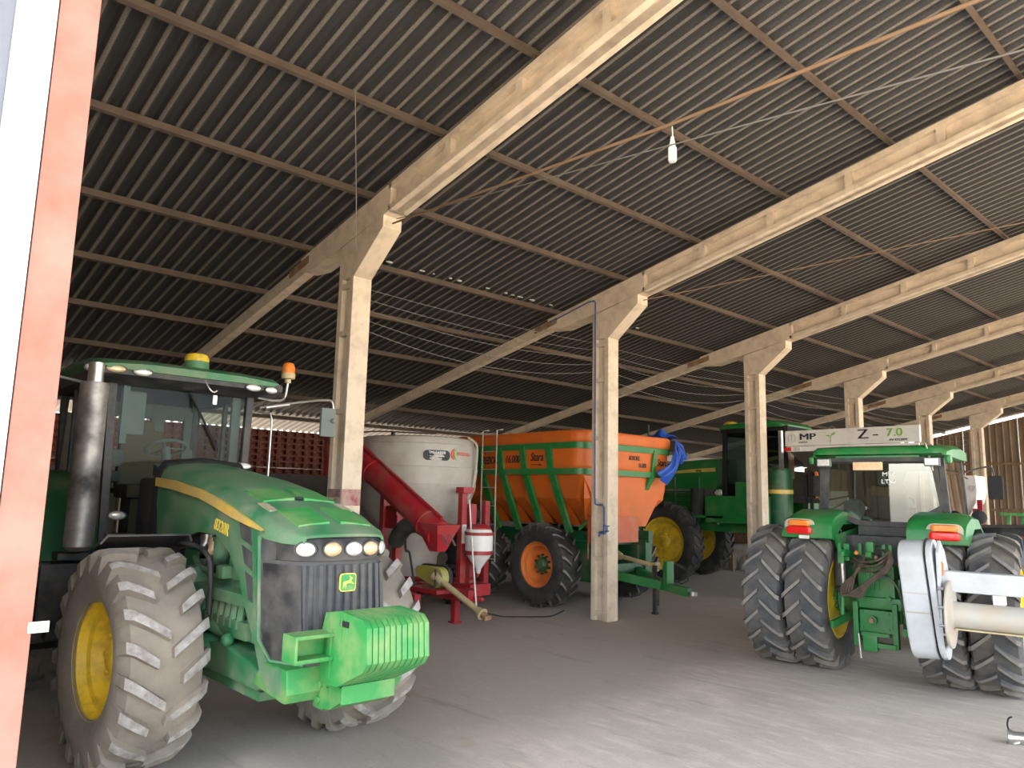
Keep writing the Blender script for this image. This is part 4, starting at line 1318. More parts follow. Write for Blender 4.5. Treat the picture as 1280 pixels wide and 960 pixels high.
# drawbar, stand, drive shaft
b = B()
b.bar((0.9, -0.62, 0.72), (2.2, -0.05, 0.50), 0.10, 0.15).bar((0.9, 0.62, 0.72), (2.2, 0.05, 0.50), 0.10, 0.15).bar((2.1, 0, 0.51), (2.75, 0, 0.43), 0.13, 0.14, bev=0.01)
b.bar((2.3, -0.02, 0.5), (2.3, 0.0, 0.92), 0.16, 0.06, (1, 0, 0)).box((2.34, 0, 0.72), (0.04, 0.2, 0.4))
db = b.build('drawbar', 'green', HP)
b = B()
b.lathe([(0.045, -0.03), (0.075, -0.03), (0.075, 0.03), (0.045, 0.03)], (2.82, 0, 0.42), (0, 0, 1), 16, ring=True)
b.build('hitch_eye', 'steel', db)
b = B()
b.box((2.10, -0.1, 0.42), (0.06, 0.06, 0.84)).box((2.10, -0.1, 0.02), (0.09, 0.09, 0.04)).box((2.14, -0.1, 0.3), (0.03, 0.1, 0.3))
b.build('parking_stand', 'rubber_dark', db)
b = B()
for q in range(3):
    b.tube([(2.42 + 0.02 * q, 0.06 + 0.02 * q, 0.88), (2.62, 0.10, 0.78 + 0.02 * q), (2.66, 0.10, 0.62), (2.52, 0.09, 0.55), (2.40, 0.08, 0.60)], 0.012, 6)
b.build('hydraulic_hose', 'rubber_dark', db)
b = B()
P0, P1 = Vector((1.15, -0.02, 0.95)), Vector((2.12, -0.04, 0.81))
dd = (P1 - P0).normalized()
b.cyl(P0, P0 + dd * 0.14, 0.10, 0.06, n=16).cyl(P0 + dd * 0.1, P1 - dd * 0.1, 0.042, n=14).cyl(P1 - dd * 0.14, P1, 0.045, 0.085, n=16).cyl(P1, P1 + dd * 0.1, 0.03, n=10)
b.build('drive_shaft', 'tan', HP)
# blue tarpaulin hanging over the front far corner of the orange hopper
tp = thing('tarpaulin', 'crumpled blue tarpaulin draped over the far front corner of the orange hopper', 'tarp', (-0.45, 7.55, 3.1))
def drape(pts_u, name):
    b = B()
    rows = []
    nu, nv = 14, 12
    for i in range(nu + 1):
        u = i / nu
        row = []
        for j in range(nv + 1):
            v = j / nv
            row.append(b.bm.verts.new(pts_u(u, v)))
        rows.append(row)
    for i in range(nu):
        for j in range(nv):
            b._f([rows[i][j], rows[i + 1][j], rows[i + 1][j + 1], rows[i][j + 1]])
    return b.build(name, 'tarp', tp, ang=80, solid=0.004)
def lobe(line, wid, ph):
    P = smooth_path([(0, y, z) for y, z in line], 7)
    def f(u, v):
        k = u * (len(P) - 1)
        i = min(int(k), len(P) - 2)
        p = P[i].lerp(P[i + 1], k - i)
        d = (P[i + 1] - P[i]).normalized()
        n = Vector((0, -d.z, d.y))
        w_ = wid(u)
        q = p + n * (v - 0.5) * w_
        fold = sin(v * 15 + ph + 2 * u) * 0.035 * (0.4 + u) + 0.02 * sin(9 * u + 6 * v)
        return (0.10 + fold + 0.05 * sin(PI * u), q.y, q.z + 0.015 * sin(14 * v + ph))
    return f
hang = lobe([(0.02, 0.05), (-0.04, -0.25), (-0.18, -0.52), (-0.46, -0.72)], lambda u: 0.12 + 0.26 * u, 0.3)
flap = lobe([(0.02, 0.0), (0.12, -0.14), (0.27, -0.33)], lambda u: 0.10 + 0.20 * u, 1.7)
def crown(u, v):
    return (-0.55 + 0.55 * u, -0.15 + 0.5 * v - 0.1 * u, 0.12 + 0.16 * sin(PI * v) * sin(PI * u) + 0.03 * sin(11 * u + 5 * v))
drape(hang, 'cloth_fall')
drape(flap, 'cloth_flap')
drape(crown, 'cloth_crown')

# ================================================================ tall sprayer-type carrier with a white box body, behind
SP = thing('self_propelled_spreader', 'tall dark green carrier with yellow hood stripe, cab behind third column, white MP box body', 'vehicle', (-1.5, 11.9, 0))
b = B()
secs = []
for x, w_, z0, z1 in ((-2.35, 0.50, 1.75, 2.72), (-2.2, 0.60, 1.72, 2.88), (-1.5, 0.68, 1.70, 2.98), (-0.25, 0.70, 1.70, 3.04)):
    secs.append([(x, -w_, z0), (x, -w_, z1 - 0.16), (x, -w_ * 0.9, z1 - 0.04), (x, -w_ * 0.5, z1), (x, w_ * 0.5, z1), (x, w_ * 0.9, z1 - 0.04), (x, w_, z1 - 0.16), (x, w_, z0)])
b.loft(secs)
hd2 = b.build('hood', 'green', SP, ang=40)
b = B()
SS = [(-2.2, 0.612, 2.60, 2.65), (-1.85, 0.655, 2.625, 2.685), (-1.5, 0.692, 2.65, 2.72), (-0.9, 0.703, 2.68, 2.76), (-0.28, 0.71, 2.70, 2.79)]
b.loft([[(x, -w_, z0), (x, -w_, z1), (x, -w_ + 0.03, z1), (x, -w_ + 0.03, z0)] for x, w_, z0, z1 in SS])
b.build('hood_stripe', 'stripe', hd2)
text('lettering', '4730', 0.075, 'text_black', hd2, (-0.75, -0.712, 2.715), (PI / 2, 0, rad(-2.7)), 0.006, 0.1, 1.1, 0.002)
b = B()
b.box((-1.35, -0.70, 2.22), (1.4, 0.03, 0.10)).box((-0.5, -0.71, 2.20), (0.5, 0.03, 0.16))
b.build('hood_chrome_panel', 'steel', hd2)
b = B()
for z in (1.82, 1.95, 2.08):
    b.box((-1.3, -0.70, z), (1.7, 0.03, 0.03))
b.build('hood_louvre', 'green_dark', hd2)
b = B()
b.lathe([(0.0, 1.62), (0.15, 1.62), (0.16, 1.7), (0.16, 2.2), (0.15, 2.28), (0, 2.28)], (-0.62, -0.95, 0), n=22)
b.build('air_cleaner', 'rubber_dark', SP)
b = B()
for x in (-2.05, -1.25, -0.55):
    b.tube([(x, -0.98, 1.5), (x, -1.0, 2.55 if x > -2 else 3.9)], 0.022, 8)
b.tube([(-2.1, -0.98, 2.2), (-0.6, -0.98, 2.2)], 0.016, 6)
b.build('handrail', 'green_dark', SP)
# chassis and platform
b = B()
b.box((0.5, 0, 1.40), (5.6, 0.9, 0.28), bev=0.02).box((0.55, -0.85, 1.80), (1.65, 0.65, 0.62), bev=0.02).box((0.9, -0.92, 2.18), (0.75, 0.5, 0.5), bev=0.02)
b.box((-0.3, -1.0, 1.62), (1.0, 0.35, 0.05)).box((0.55, 0.85, 1.80), (1.65, 0.65, 0.62))
b.build('platform', 'green', SP)
b = B()
b.lathe([(0.0, 1.3), (0.27, 1.3), (0.29, 1.4), (0.29, 2.66), (0.26, 2.75), (0, 2.78)], (1.44, -0.85, 0), n=26)
ct = b.build('side_tank', 'green_dark', SP)
b = B()
b.lathe([(0.292, 2.18), (0.302, 2.18), (0.302, 2.27), (0.292, 2.27)], (1.44, -0.85, 0), n=26, ring=True)
b.build('tank_band', 'stripe', ct)
b = B()
for i in range(7):
    b.cyl((1.0 + 0.01 * (i % 2), -1.18, 1.55 + 0.12 * i), (1.0 + 0.01 * (i % 2), -1.195, 1.55 + 0.12 * i), 0.014, n=6)
b.build('bolt_row', 'steel', SP)
# cab
cb = B()
for x, s in ((0.02, -1), (0.02, 1), (1.62, -1), (1.62, 1), (0.72, -1)):
    cb.bar((x, -0.80 if s < 0 else 0.5, 2.0), (x + (0.05 if x < 1 else -0.05), -0.80 if s < 0 else 0.5, 3.70), 0.09, 0.09, (1, 0, 0), 0.01)
cb.box((0.82, -0.15, 2.05), (1.75, 1.36, 0.12)).box((0.82, -0.8, 3.66), (1.7, 0.06, 0.1)).box((0.82, 0.5, 3.66), (1.7, 0.06, 0.1)).box((0.0, -0.15, 2.2), (0.1, 1.3, 0.4)).box((0.05, -0.15, 3.62), (0.1, 1.3, 0.16)).box((1.6, -0.15, 3.62), (0.1, 1.3, 0.16))
cab2 = cb.build('cab', 'matte_black', SP)
b = B()
secs = []
for x, z1, w_ in ((-0.12, 3.72, 0.78), (-0.02, 3.80, 0.88), (0.8, 3.86, 0.92), (1.5, 3.83, 0.90), (1.62, 3.74, 0.8)):
    secs.append([(x, -w_, 3.69), (x, -w_, z1 - 0.03), (x, -w_ * 0.85, z1), (x, w_ * 0.85 - 0.3, z1), (x, w_ - 0.3, z1 - 0.03), (x, w_ - 0.3, 3.69)])
b.loft(secs)
cr2 = b.build('cab_roof', 'green', SP, ang=40)
B().sphere((0.02, -0.45, 3.84), 0.16, (1.15, 1.1, 0.5), 18, 8).build('antenna_dome', 'yellow', cr2)
pane([(0.04, -0.76, 2.35), (0.04, 0.46, 2.35), (0.06, 0.46, 3.6), (0.06, -0.76, 3.6)], cab2, 'glass_dark', 'windshield')
pane([(0.1, -0.80, 2.12), (1.56, -0.80, 2.12), (1.56, -0.80, 3.62), (0.1, -0.80, 3.62)], cab2, 'glass_dark', 'side_window')
pane([(0.1, 0.50, 2.12), (1.56, 0.50, 2.12), (1.56, 0.50, 3.62), (0.1, 0.50, 3.62)], cab2, 'glass_dark', 'side_window')
b = B()
b.box((1.05, -0.15, 2.5), (0.5, 0.5, 0.16), bev=0.04).box((1.28, -0.15, 2.9), (0.14, 0.5, 0.75), bev=0.05).box((1.29, -0.15, 3.35), (0.1, 0.3, 0.16), bev=0.03)
b.build('seat', 'rust', cab2)
b = B()
b.cyl((0.45, 0, 2.2), (0.6, 0, 2.85), 0.06, n=10)
b.lathe([(0.19, -0.015), (0.205, 0), (0.19, 0.015), (0.175, 0)], (0.62, 0, 2.88), Vector((0.5, 0, 1)), 22, ring=True)
b.build('steering_column', 'matte_black', cab2)
ellipse_lamp(SP, (-0.12, -0.80, 2.18), (0.2, -1, 0), 0.12, 0.09, 'lamp', 'cowl_lamp', 0.04)
for y, z in ((-0.95, 3.3), (-0.9, 1.5)):
    B().sphere((2.1 if z > 2 else -0.1, y, z), 0.05, (1, 1, 1.2), 8, 6).build('small_lamp', 'white', SP)
# wheels: tall and narrow
for x, y, rr in ((-1.30, -1.28, 0.98), (-2.10, 1.35, 0.98), (2.9, 1.3, 0.98)):
    make_wheel(SP, (x, y, rr), rr, 0.42, 0.60, 'yellow', 'rubber_dark', 'rubber_dark', 26, 0.035, 0.05, 0, -1, 0.12)
b = B()
b.bar((-1.30, -1.1, 1.18), (-2.10, 1.1, 1.18), 0.24, 0.2).box((-1.30, -1.0, 1.3), (0.2, 0.14, 0.8)).box((-2.06, 1.0, 1.3), (0.2, 0.14, 0.8)).box((2.9, 0.4, 1.1), (0.24, 1.7, 0.2))
b.build('axle_frame', 'green_dark', SP)
b = B()
arc = [rad(a) for a in (-50, -25, 0, 25, 50, 72)]
b.loft([[(-2.10 + 1.06 * sin(a), y, 0.98 + 1.06 * cos(a)) for a in arc] for y in (0.95, 1.65)], closed=False, cap=False)
b.build('mudguard', 'matte_black', SP, ang=60, solid=0.02)
# white box body
bx = part('box_body', SP, (1.84, -1.3, 0))
b = B()
b.box((1.38, 0.04, 3.365), (2.74, 0.08, 0.33), bev=0.012)
b.build('box_panel', 'white', bx)
b = B()
b.box((1.38, 0.02, 3.135), (2.70, 0.05, 0.11), bev=0.006).box((1.38, 0.0, 3.205), (2.74, 0.03, 0.012))
b.build('box_skirt', 'white', bx)
M['hopper_dark'] = mat('dull_stainless_hopper', (0.10, 0.085, 0.075), 0.4, 0.5, (0.16, 0.13, 0.1), 0.3, 2.0)
b = B()
b.loft([[(0.06, 0.06, 3.10), (2.6, 0.06, 3.10), (2.1, 1.9, 3.10), (0.06, 1.9, 3.10)], [(0.78, 0.85, 2.15), (2.0, 0.85, 2.15), (2.0, 1.75, 2.15), (0.78, 1.75, 2.15)], [(0.78, 0.85, 1.95), (2.0, 0.85, 1.95), (2.0, 1.75, 1.95), (0.78, 1.75, 1.95)]])
b.build('hopper_cone', 'hopper_dark', bx)
b = B()
b.box((0.72, 0.70, 2.06), (0.62, 0.06, 0.40), bev=0.01)
b.build('meter_cover', 'white', bx)
b = B()
b.tube(smooth_path([(0.42, 0.62, 2.02), (0.7, 0.62, 2.08), (1.1, 0.63, 2.16)], 5), 0.02, 6).tube(smooth_path([(0.46, 0.64, 1.92), (0.7, 0.64, 1.88), (0.95, 0.64, 2.02)], 5), 0.014, 6)
b.build('meter_hose', 'rubber_dark', bx)
b = B()
b.box((-0.10, 0.02, 3.12), (0.07, 0.10, 0.86), bev=0.008)
b.build('box_bracket', 'steel', bx)
B().box((0.075, -0.012, 3.135), (0.15, 0.012, 0.08)).build('red_reflector', 'red_lens', bx)
B().box((0.27, -0.012, 3.135), (0.16, 0.012, 0.08)).build('white_reflector', 'lamp', bx)
for x, z0, z1, m in ((0.35, 1.55, 2.85, 'matte_black'), (0.22, 1.5, 2.6, 'matte_black'), (0.48, 2.1, 2.7, 'orange_rim'), (0.60, 1.5, 2.4, 'green_dark')):
    B().box((x, 0.45, (z0 + z1) / 2), (0.06, 0.06, z1 - z0)).build('boom_arm', m, bx)
B().box((0.5, 0.25, 1.55), (1.0, 0.1, 0.22)).build('boom_mount', 'green', bx)
b = B()
b.tube([(0.95, 0.05, 3.53), (1.03, 0.05, 3.60), (1.11, 0.05, 3.53)], 0.008, 6)
b.build('lifting_eye', 'steel', bx)
def box_text(body, x, z, size, m='text_black', sx=1.0, bold=0.0, sh=0.0):
    return text('lettering', body, size, m, bx, (x, -0.005, z), (PI / 2, 0, 0), 0.003, sh, sx, bold)
box_text('MP', 0.52, 3.385, 0.19, sx=1.5, bold=0.003)
box_text('AGRICOLA', 0.42, 3.275, 0.04)
box_text('Z', 1.68, 3.385, 0.27, sx=1.25, bold=0.006)
box_text('-', 1.93, 3.385, 0.24, sx=1.5, bold=0.006)
box_text('7.0', 2.29, 3.40, 0.22, 'text_green', 1.15, 0.005)
box_text('PV STORM', 2.36, 3.255, 0.062, sx=1.15, bold=0.001)
b = B()
b.lathe([(0.085, -0.003), (0.092, -0.003), (0.092, 0.003), (0.085, 0.003)], (0.17, -0.005, 3.37), (0, 1, 0), 24, ring=True)
b.prism([(0.15, 3.42), (0.17, 3.44), (0.18, 3.44), (0.18, 3.30), (0.17, 3.30), (0.17, 3.42)], -0.008, -0.002, 'y')
b.build('emblem', 'grey', bx)
b = B()
b.prism([(1.02, 3.38), (0.98, 3.41), (0.90, 3.40), (0.96, 3.375)], -0.008, -0.002, 'y').prism([(1.02, 3.38), (1.05, 3.44), (1.13, 3.47), (1.10, 3.41)], -0.008, -0.002, 'y').prism([(1.015, 3.39), (1.03, 3.39), (1.02, 3.24), (1.01, 3.24)], -0.008, -0.002, 'y')
b.build('leaf_mark', 'text_green', bx)
# low rack with sacks behind the third column
RK = thing('storage_rack', 'low rusty rack with grey plank in shadow left of third column base', 'rack', (-3.5, 15.2, 0))
b = B()
for x in (-1.3, -0.1, 1.1):
    b.box((x, -0.3, 0.7), (0.06, 0.06, 1.4)).box((x, 0.5, 0.7), (0.06, 0.06, 1.4))
for z in (0.98, 1.3):
    b.box((-0.1, -0.32, z), (2.6, 0.04, 0.05))
b.build('rack_frame', 'rust', RK)
B().box((-0.1, 0.1, 0.70), (2.7, 1.0, 0.12), bev=0.01).build('shelf', 'grey', RK)
B().box((-0.1, 0.52, 1.05), (2.6, 0.03, 0.6)).build('back_panel', 'rust', RK)
M['sack'] = mat('pale_sack', (0.40, 0.38, 0.35), 0.85, 0, (0.25, 0.2, 0.17), 0.35, 5.0)
sk = None
for i, (x, y, h) in enumerate(((-4.14, 15.45, 0.42), (-3.88, 15.45, 0.5), (-3.63, 15.48, 0.40), (-3.38, 15.45, 0.45))):
    b = B()
    rows = []
    for z, q in ((0.0, 0.85), (0.06, 1.0), (0.5, 0.95), (0.8, 0.75), (0.92, 0.35), (1.0, 0.42)):
        rows.append([(0.115 * q * cos(rad(a)) * (1 + 0.1 * sin(a * 0.07 + i)), 0.12 * q * sin(rad(a)), z * h) for a in range(0, 360, 24)])
    b.loft(rows)
    t = b.build('sack', 'sack', None, ang=60, loc=(x, y, 0))
    tag(t, ['leftmost pale sack standing under the low rusty rack', 'second pale sack from the left under the rack, tallest', 'third pale sack from the left under the rack, shortest', 'rightmost pale sack under the rack beside the column'][i], 'sack', 'sacks under the rack')
# ================================================================ tractor seen from behind, on dual wheels
TB = thing('tractor', 'green tractor seen from behind with dual rear wheels, red tail lamps and rear window', 'tractor', (4.64, 4.65, 0), rad(98))
M['rubber_blue'] = mat('bluish_dusty_rubber', (0.062, 0.066, 0.072), 0.9, 0, (0.23, 0.195, 0.15), 0.36, 2.0, bump=0.2, bscale=30)
M['lug_tan'] = mat('dusty_lug_rubber', (0.17, 0.165, 0.155), 0.92, 0, (0.29, 0.26, 0.22), 0.4, 5.0)
M['yellow_clean'] = mat('yellow_wheel_paint', (0.80, 0.58, 0.03), 0.45, 0, (0.5, 0.36, 0.1), 0.2, 5.0)
for y, side, sp in ((0.70, -1, 0.0), (1.20, 1, 0.1), (-0.70, 1, 0.05), (-1.20, -1, 0.13)):
    make_wheel(TB, (0.0, y, 0.855), 0.855, 0.47, 0.49, 'yellow_clean', 'rubber_blue', 'lug_tan', 22, 0.04, 0.058, 0, side, 0.03 if abs(y) < 1 else 0.06, 'green', alt=False, spin=sp, hub_r=0.12, fd=0.8 if abs(y) < 1 else 0.5, slope=0.95)
for y in (-0.8, 0.8):
    make_wheel(TB, (2.35, y, 0.60), 0.60, 0.40, 0.34, 'yellow_clean', 'rubber', 'rubber', 18, 0.04, 0.055, 0, 1 if y > 0 else -1, 0.06)
b = B()
b.cyl((0, -1.0, 0.855), (0, 1.0, 0.855), 0.10, n=16)
for s in (-1, 1):
    b.cyl((0, s * 0.22, 0.855), (0, s * 0.48, 0.855), 0.19, 0.13, n=16).cyl((0, s * 0.42, 0.855), (0, s * 0.47, 0.855), 0.18, n=16)
b.box((0.35, 0, 0.88), (1.0, 0.46, 0.52), bev=0.04).box((1.6, 0, 0.85), (2.2, 0.4, 0.4), bev=0.03)
b.cyl((2.35, -0.7, 0.58), (2.35, 0.7, 0.58), 0.08, n=12)
b.build('rear_axle', 'green', TB)
# rear casting, hitch, lift arms
b = B()
b.box((-0.22, 0.0, 1.08), (0.18, 0.40, 0.42), bev=0.03).box((-0.27, -0.02, 0.86), (0.14, 0.50, 0.14), bev=0.03)
b.cyl((-0.30, 0.13, 0.90), (-0.36, 0.13, 0.90), 0.03, n=8).cyl((-0.30, -0.14, 0.92), (-0.37, -0.14, 0.92), 0.03, n=8)
for i in range(4):
    b.box((-0.30, 0.12 - 0.05 * i, 1.14), (0.05, 0.018, 0.26))
b.build('transmission_case', 'green', TB)
b = B()
b.box((-0.34, 0.0, 0.66), (0.1, 0.36, 0.25), bev=0.02).box((-0.40, 0.06, 0.42), (0.10, 0.16, 0.18), bev=0.02)
for y in (0.22, -0.20):
    b.box((-0.34, y, 0.62), (0.10, 0.06, 0.5), bev=0.01)
b.box((-0.38, -0.06, 0.40), (0.09, 0.3, 0.05)).box((-0.40, 0.0, 0.52), (0.08, 0.3, 0.04))
b.cyl((-0.40, 0.02, 0.68), (-0.46, 0.02, 0.68), 0.045, n=12)
for y, z in ((0.14, 0.76), (-0.14, 0.76), (0.14, 0.58), (-0.14, 0.58)):
    b.cyl((-0.39, y, z), (-0.41, y, z), 0.014, n=6)
b.build('drawbar_frame', 'green', TB)
b = B()
b.cyl((-0.48, 0.17, 0.52), (-0.47, 0.155, 0.25), 0.012, n=8)
b.build('hitch_pin', 'steel', TB)
B().cyl((-0.455, 0.02, 0.68), (-0.5, 0.02, 0.68), 0.028, n=10).build('power_shaft', 'rust', TB)
for s in (-1, 1):
    b = B()
    b.bar((-0.15, s * 0.27, 1.38), (-0.42, s * 0.33, 1.42), 0.06, 0.08)
    b.box((-0.38, s * 0.35, 1.36), (0.1, 0.07, 0.14), bev=0.01).box((-0.37, s * 0.345, 1.17), (0.05, 0.05, 0.40), bev=0.01).box((-0.40, s * 0.36, 1.46), (0.06, 0.03, 0.14)).box((-0.3, s * 0.31, 1.42), (0.06, 0.06, 0.2))
    la = b.build('lift_arm', 'green', TB)
    B().bar((-0.1, s * 0.30, 0.7), (-0.75, s * 0.38, 0.62), 0.04, 0.09, bev=0.01).build('lower_link', 'green', TB)
    B().cyl((-0.37, s * 0.345, 1.06), (-0.38, s * 0.35, 1.30), 0.035, n=12).build('lift_cylinder', 'steel', la)
    B().cyl((-0.42, s * 0.36, 0.66), (-0.39, s * 0.35, 0.95), 0.03, n=12).build('lift_rod', 'green', la)
b = B()
b.bar((-0.25, 0.02, 1.30), (-0.52, 0.02, 1.42), 0.06, 0.06).box((-0.4, 0.02, 1.5), (0.08, 0.08, 0.12), bev=0.01)
for y in (0.16, 0.08, -0.1, -0.17):
    b.box((-0.30, y, 1.46), (0.05, 0.04, 0.14), bev=0.006)
b.build('top_link', 'green', TB)
for i, y in enumerate((0.19, 0.06, -0.02)):
    B().sphere((-0.36, y, 1.42 - 0.02 * i), 0.028, (1, 1, 1), 10, 6).build('coupler_cap', 'amber' if i == 0 else 'rust', TB)
M['hose_brown'] = mat('dusty_brown_hose', (0.06, 0.045, 0.034), 0.85, 0, (0.16, 0.11, 0.07), 0.35, 10.0)
for k in range(5):
    o = 0.028 * k
    b = B()
    b.tube(smooth_path([(-0.34, -0.10 - o * 0.5, 1.47), (-0.48, -0.19 - o * 0.3, 1.40 - o * 0.4), (-0.56, -0.16, 1.28 - o * 0.5), (-0.60, 0.02, 1.12 - o * 0.4), (-0.62, 0.20 - o, 0.98 - o * 0.3), (-0.60, 0.30 - o, 0.95 + o * 0.2), (-0.55, 0.30 - o, 1.05 + o * 0.3), (-0.50, 0.16, 1.20 + o * 0.2), (-0.42, 0.08, 1.34 + o * 0.2), (-0.34, 0.14 - o, 1.40)], 6), 0.0145, 7)
    b.build('hydraulic_hose', 'hose_brown', TB)
for k in range(3):
    b = B()
    b.tube(smooth_path([(-0.34, 0.22, 1.36 - 0.04 * k), (-0.50, 0.10, 1.33 - 0.05 * k), (-0.54, -0.08, 1.36 - 0.05 * k), (-0.4, -0.18, 1.46 - 0.03 * k)], 6), 0.013, 7)
    b.build('hydraulic_hose', 'hose_brown', TB)
b = B()
b.tube(smooth_path([(-0.36, 0.02, 1.22), (-0.42, -0.12, 1.20), (-0.42, -0.26, 1.05), (-0.40, -0.30, 0.80), (-0.38, -0.30, 0.62)], 6), 0.016, 8)
b.build('hydraulic_hose', 'green_dark', TB)
# battery / cylinder beside the left mudguard, dark band under the cab
b = B()
b.cyl((-0.2, 0.42, 1.02), (-0.2, 0.42, 1.42), 0.075, n=16).cyl((-0.2, 0.42, 0.94), (-0.2, 0.42, 1.0), 0.06, n=16)
b.build('air_canister', 'black', TB)
b = B()
b.box((0.1, -0.03, 1.53), (0.3, 0.9, 0.18), bev=0.03).box((-0.07, -0.02, 1.44), (0.10, 0.22, 0.12), bev=0.02).box((0.2, 0, 1.38), (0.5, 0.7, 0.2))
for y in (0.43, 0.46, 0.49):
    b.tube([(-0.1, y, 1.25), (-0.1, y, 1.62), (-0.04, y + 0.05, 1.74), (0.02, y + 0.15, 1.86)], 0.010, 6)
b.build('rear_crossmember', 'black', TB)
# cab
cb = B()
RP = [(0.70, 1.88), (0.64, 2.55), (-0.62, 2.55), (-0.70, 1.96), (-0.31, 1.73), (0.25, 1.73)]
ins = [(0.635, 1.92), (0.585, 2.49), (-0.565, 2.49), (-0.635, 1.99), (-0.29, 1.79), (0.235, 1.79)]
xb = 0.08
for i in range(6):
    j = (i + 1) % 6
    cb.loft([[(xb, RP[i][0], RP[i][1]), (xb, RP[j][0], RP[j][1]), (xb, ins[j][0], ins[j][1]), (xb, ins[i][0], ins[i][1])], [(xb + 0.05, RP[i][0], RP[i][1]), (xb + 0.05, RP[j][0], RP[j][1]), (xb + 0.05, ins[j][0], ins[j][1]), (xb + 0.05, ins[i][0], ins[i][1])]])
cb.box((xb + 0.05, -0.03, 1.665), (0.08, 0.62, 0.13), bev=0.015)
for s in (-1, 1):
    cb.bar((xb + 0.05, s * 0.72, 1.70), (xb + 0.05, s * 0.67, 2.57), 0.06, 0.06, (1, 0, 0))
    cb.bar((1.45, s * 0.72, 1.45), (1.38, s * 0.66, 2.57), 0.06, 0.06, (1, 0, 0))
    cb.bar((xb + 0.05, s * 0.72, 1.70), (0.75, s * 0.76, 1.60), 0.06, 0.06).bar((0.75, s * 0.76, 1.6), (1.45, s * 0.74, 1.42), 0.06, 0.06)
cb.box((0.75, 0, 1.5), (1.3, 1.3, 0.1)).box((1.42, 0, 1.62), (0.08, 1.3, 0.3))
cabB = cb.build('cab', 'black', TB)
for i in range(6):
    pass
bb = B()
bb._f([bb.bm.verts.new((xb + 0.02, y, z)) for y, z in ins])
bb.build('rear_window', 'glass_rear', cabB)
for s in (-1, 1):
    pane([(xb + 0.08, s * 0.715, 1.74), (1.42, s * 0.735, 1.50), (1.37, s * 0.675, 2.55), (xb + 0.08, s * 0.68, 2.55)], cabB, 'glass_rear', 'side_window')
pane([(1.44, -0.68, 1.75), (1.44, 0.68, 1.75), (1.38, 0.64, 2.55), (1.38, -0.64, 2.55)], cabB, 'glass', 'windshield')
b = B()
secs = []
for x, w_, z0, z1 in ((-0.06, 0.70, 2.60, 2.64), (-0.03, 0.76, 2.57, 2.68), (0.10, 0.80, 2.56, 2.71), (0.8, 0.78, 2.56, 2.75), (1.3, 0.76, 2.57, 2.73), (1.5, 0.70, 2.58, 2.66)):
    secs.append([(x, -w_, z0), (x, -w_, z1 - 0.06), (x, -w_ * 0.92, z1 - 0.01), (x, -w_ * 0.6, z1), (x, w_ * 0.6, z1), (x, w_ * 0.92, z1 - 0.01), (x, w_, z1 - 0.06), (x, w_, z0)])
b.loft(secs)
b.box((-0.02, 0.0, 2.57), (0.08, 0.95, 0.06), bev=0.02)
for s in (-1, 1):
    b.box((0.0, s * 0.77, 2.53), (0.12, 0.07, 0.10), bev=0.03)
rfB = b.build('cab_roof', 'green', TB, ang=40)
for s in (-1, 1):
    b = B()
    b.box((-0.06, s * 0.61, 2.50), (0.07, 0.17, 0.10), bev=0.012)
    l = b.build('rear_work_light', 'cab_grey', rfB)
    B().box((-0.096, s * 0.61, 2.50), (0.012, 0.14, 0.075), bev=0.004).build('lens', 'lamp', l)
B().box((-0.03, 0.0, 2.535), (0.06, 1.1, 0.05)).build('roof_underside', 'black', rfB)
B().box((-0.05, 0.10, 2.455), (0.015, 0.34, 0.10), bev=0.004).build('number_board', 'lamp_amber', rfB)
B().bar((-0.04, -0.545, 2.72), (0.0, -0.60, 2.40), 0.03, 0.012).build('flat_strip', 'grey_pipe', rfB)
text('lettering', 'MW', 0.07, 'text_white', cabB, (xb + 0.016, -0.10, 2.36), (PI / 2, 0, -PI / 2), 0.001, 0, 1.2)
text('lettering', 'LTW', 0.07, 'text_white', cabB, (xb + 0.016, -0.10, 2.27), (PI / 2, 0, -PI / 2), 0.001, 0, 1.2)
# inside: seat, side pillar trim, steering wheel, monitor
b = B()
b.box((0.55, 0.02, 2.02), (0.14, 0.46, 0.44), bev=0.06).box((0.75, 0.02, 1.75), (0.45, 0.46, 0.14), bev=0.04).box((0.8, 0.02, 1.6), (0.3, 0.3, 0.25))
st = b.build('seat', 'black', cabB)
B().box((0.53, 0.02, 2.16), (0.15, 0.42, 0.14), bev=0.05).build('seat_headrest', 'seat', st)
b = B()
b.box((1.4, 0.30, 2.1), (0.06, 0.10, 0.95), bev=0.02).box((1.36, 0, 2.50), (0.1, 1.2, 0.1)).box((0.6, -0.45, 1.75), (0.9, 0.2, 0.3), bev=0.04)
b.lathe([(0.18, -0.015), (0.195, 0), (0.18, 0.015), (0.165, 0)], (1.12, 0.02, 2.02), Vector((-0.5, 0, 1)), 22, ring=True)
b.cyl((1.12, 0.02, 2.02), (1.3, 0.02, 1.7), 0.04, n=8)
b.lathe([(0.09, -0.02), (0.13, -0.02), (0.13, 0.02), (0.09, 0.02)], (0.5, 0.42, 1.93), Vector((1, 0, 0)), 20, ring=True)
b.box((0.4, 0.42, 1.88), (0.1, 0.2, 0.3), bev=0.03)
b.build('cab_interior', 'cab_grey', cabB)
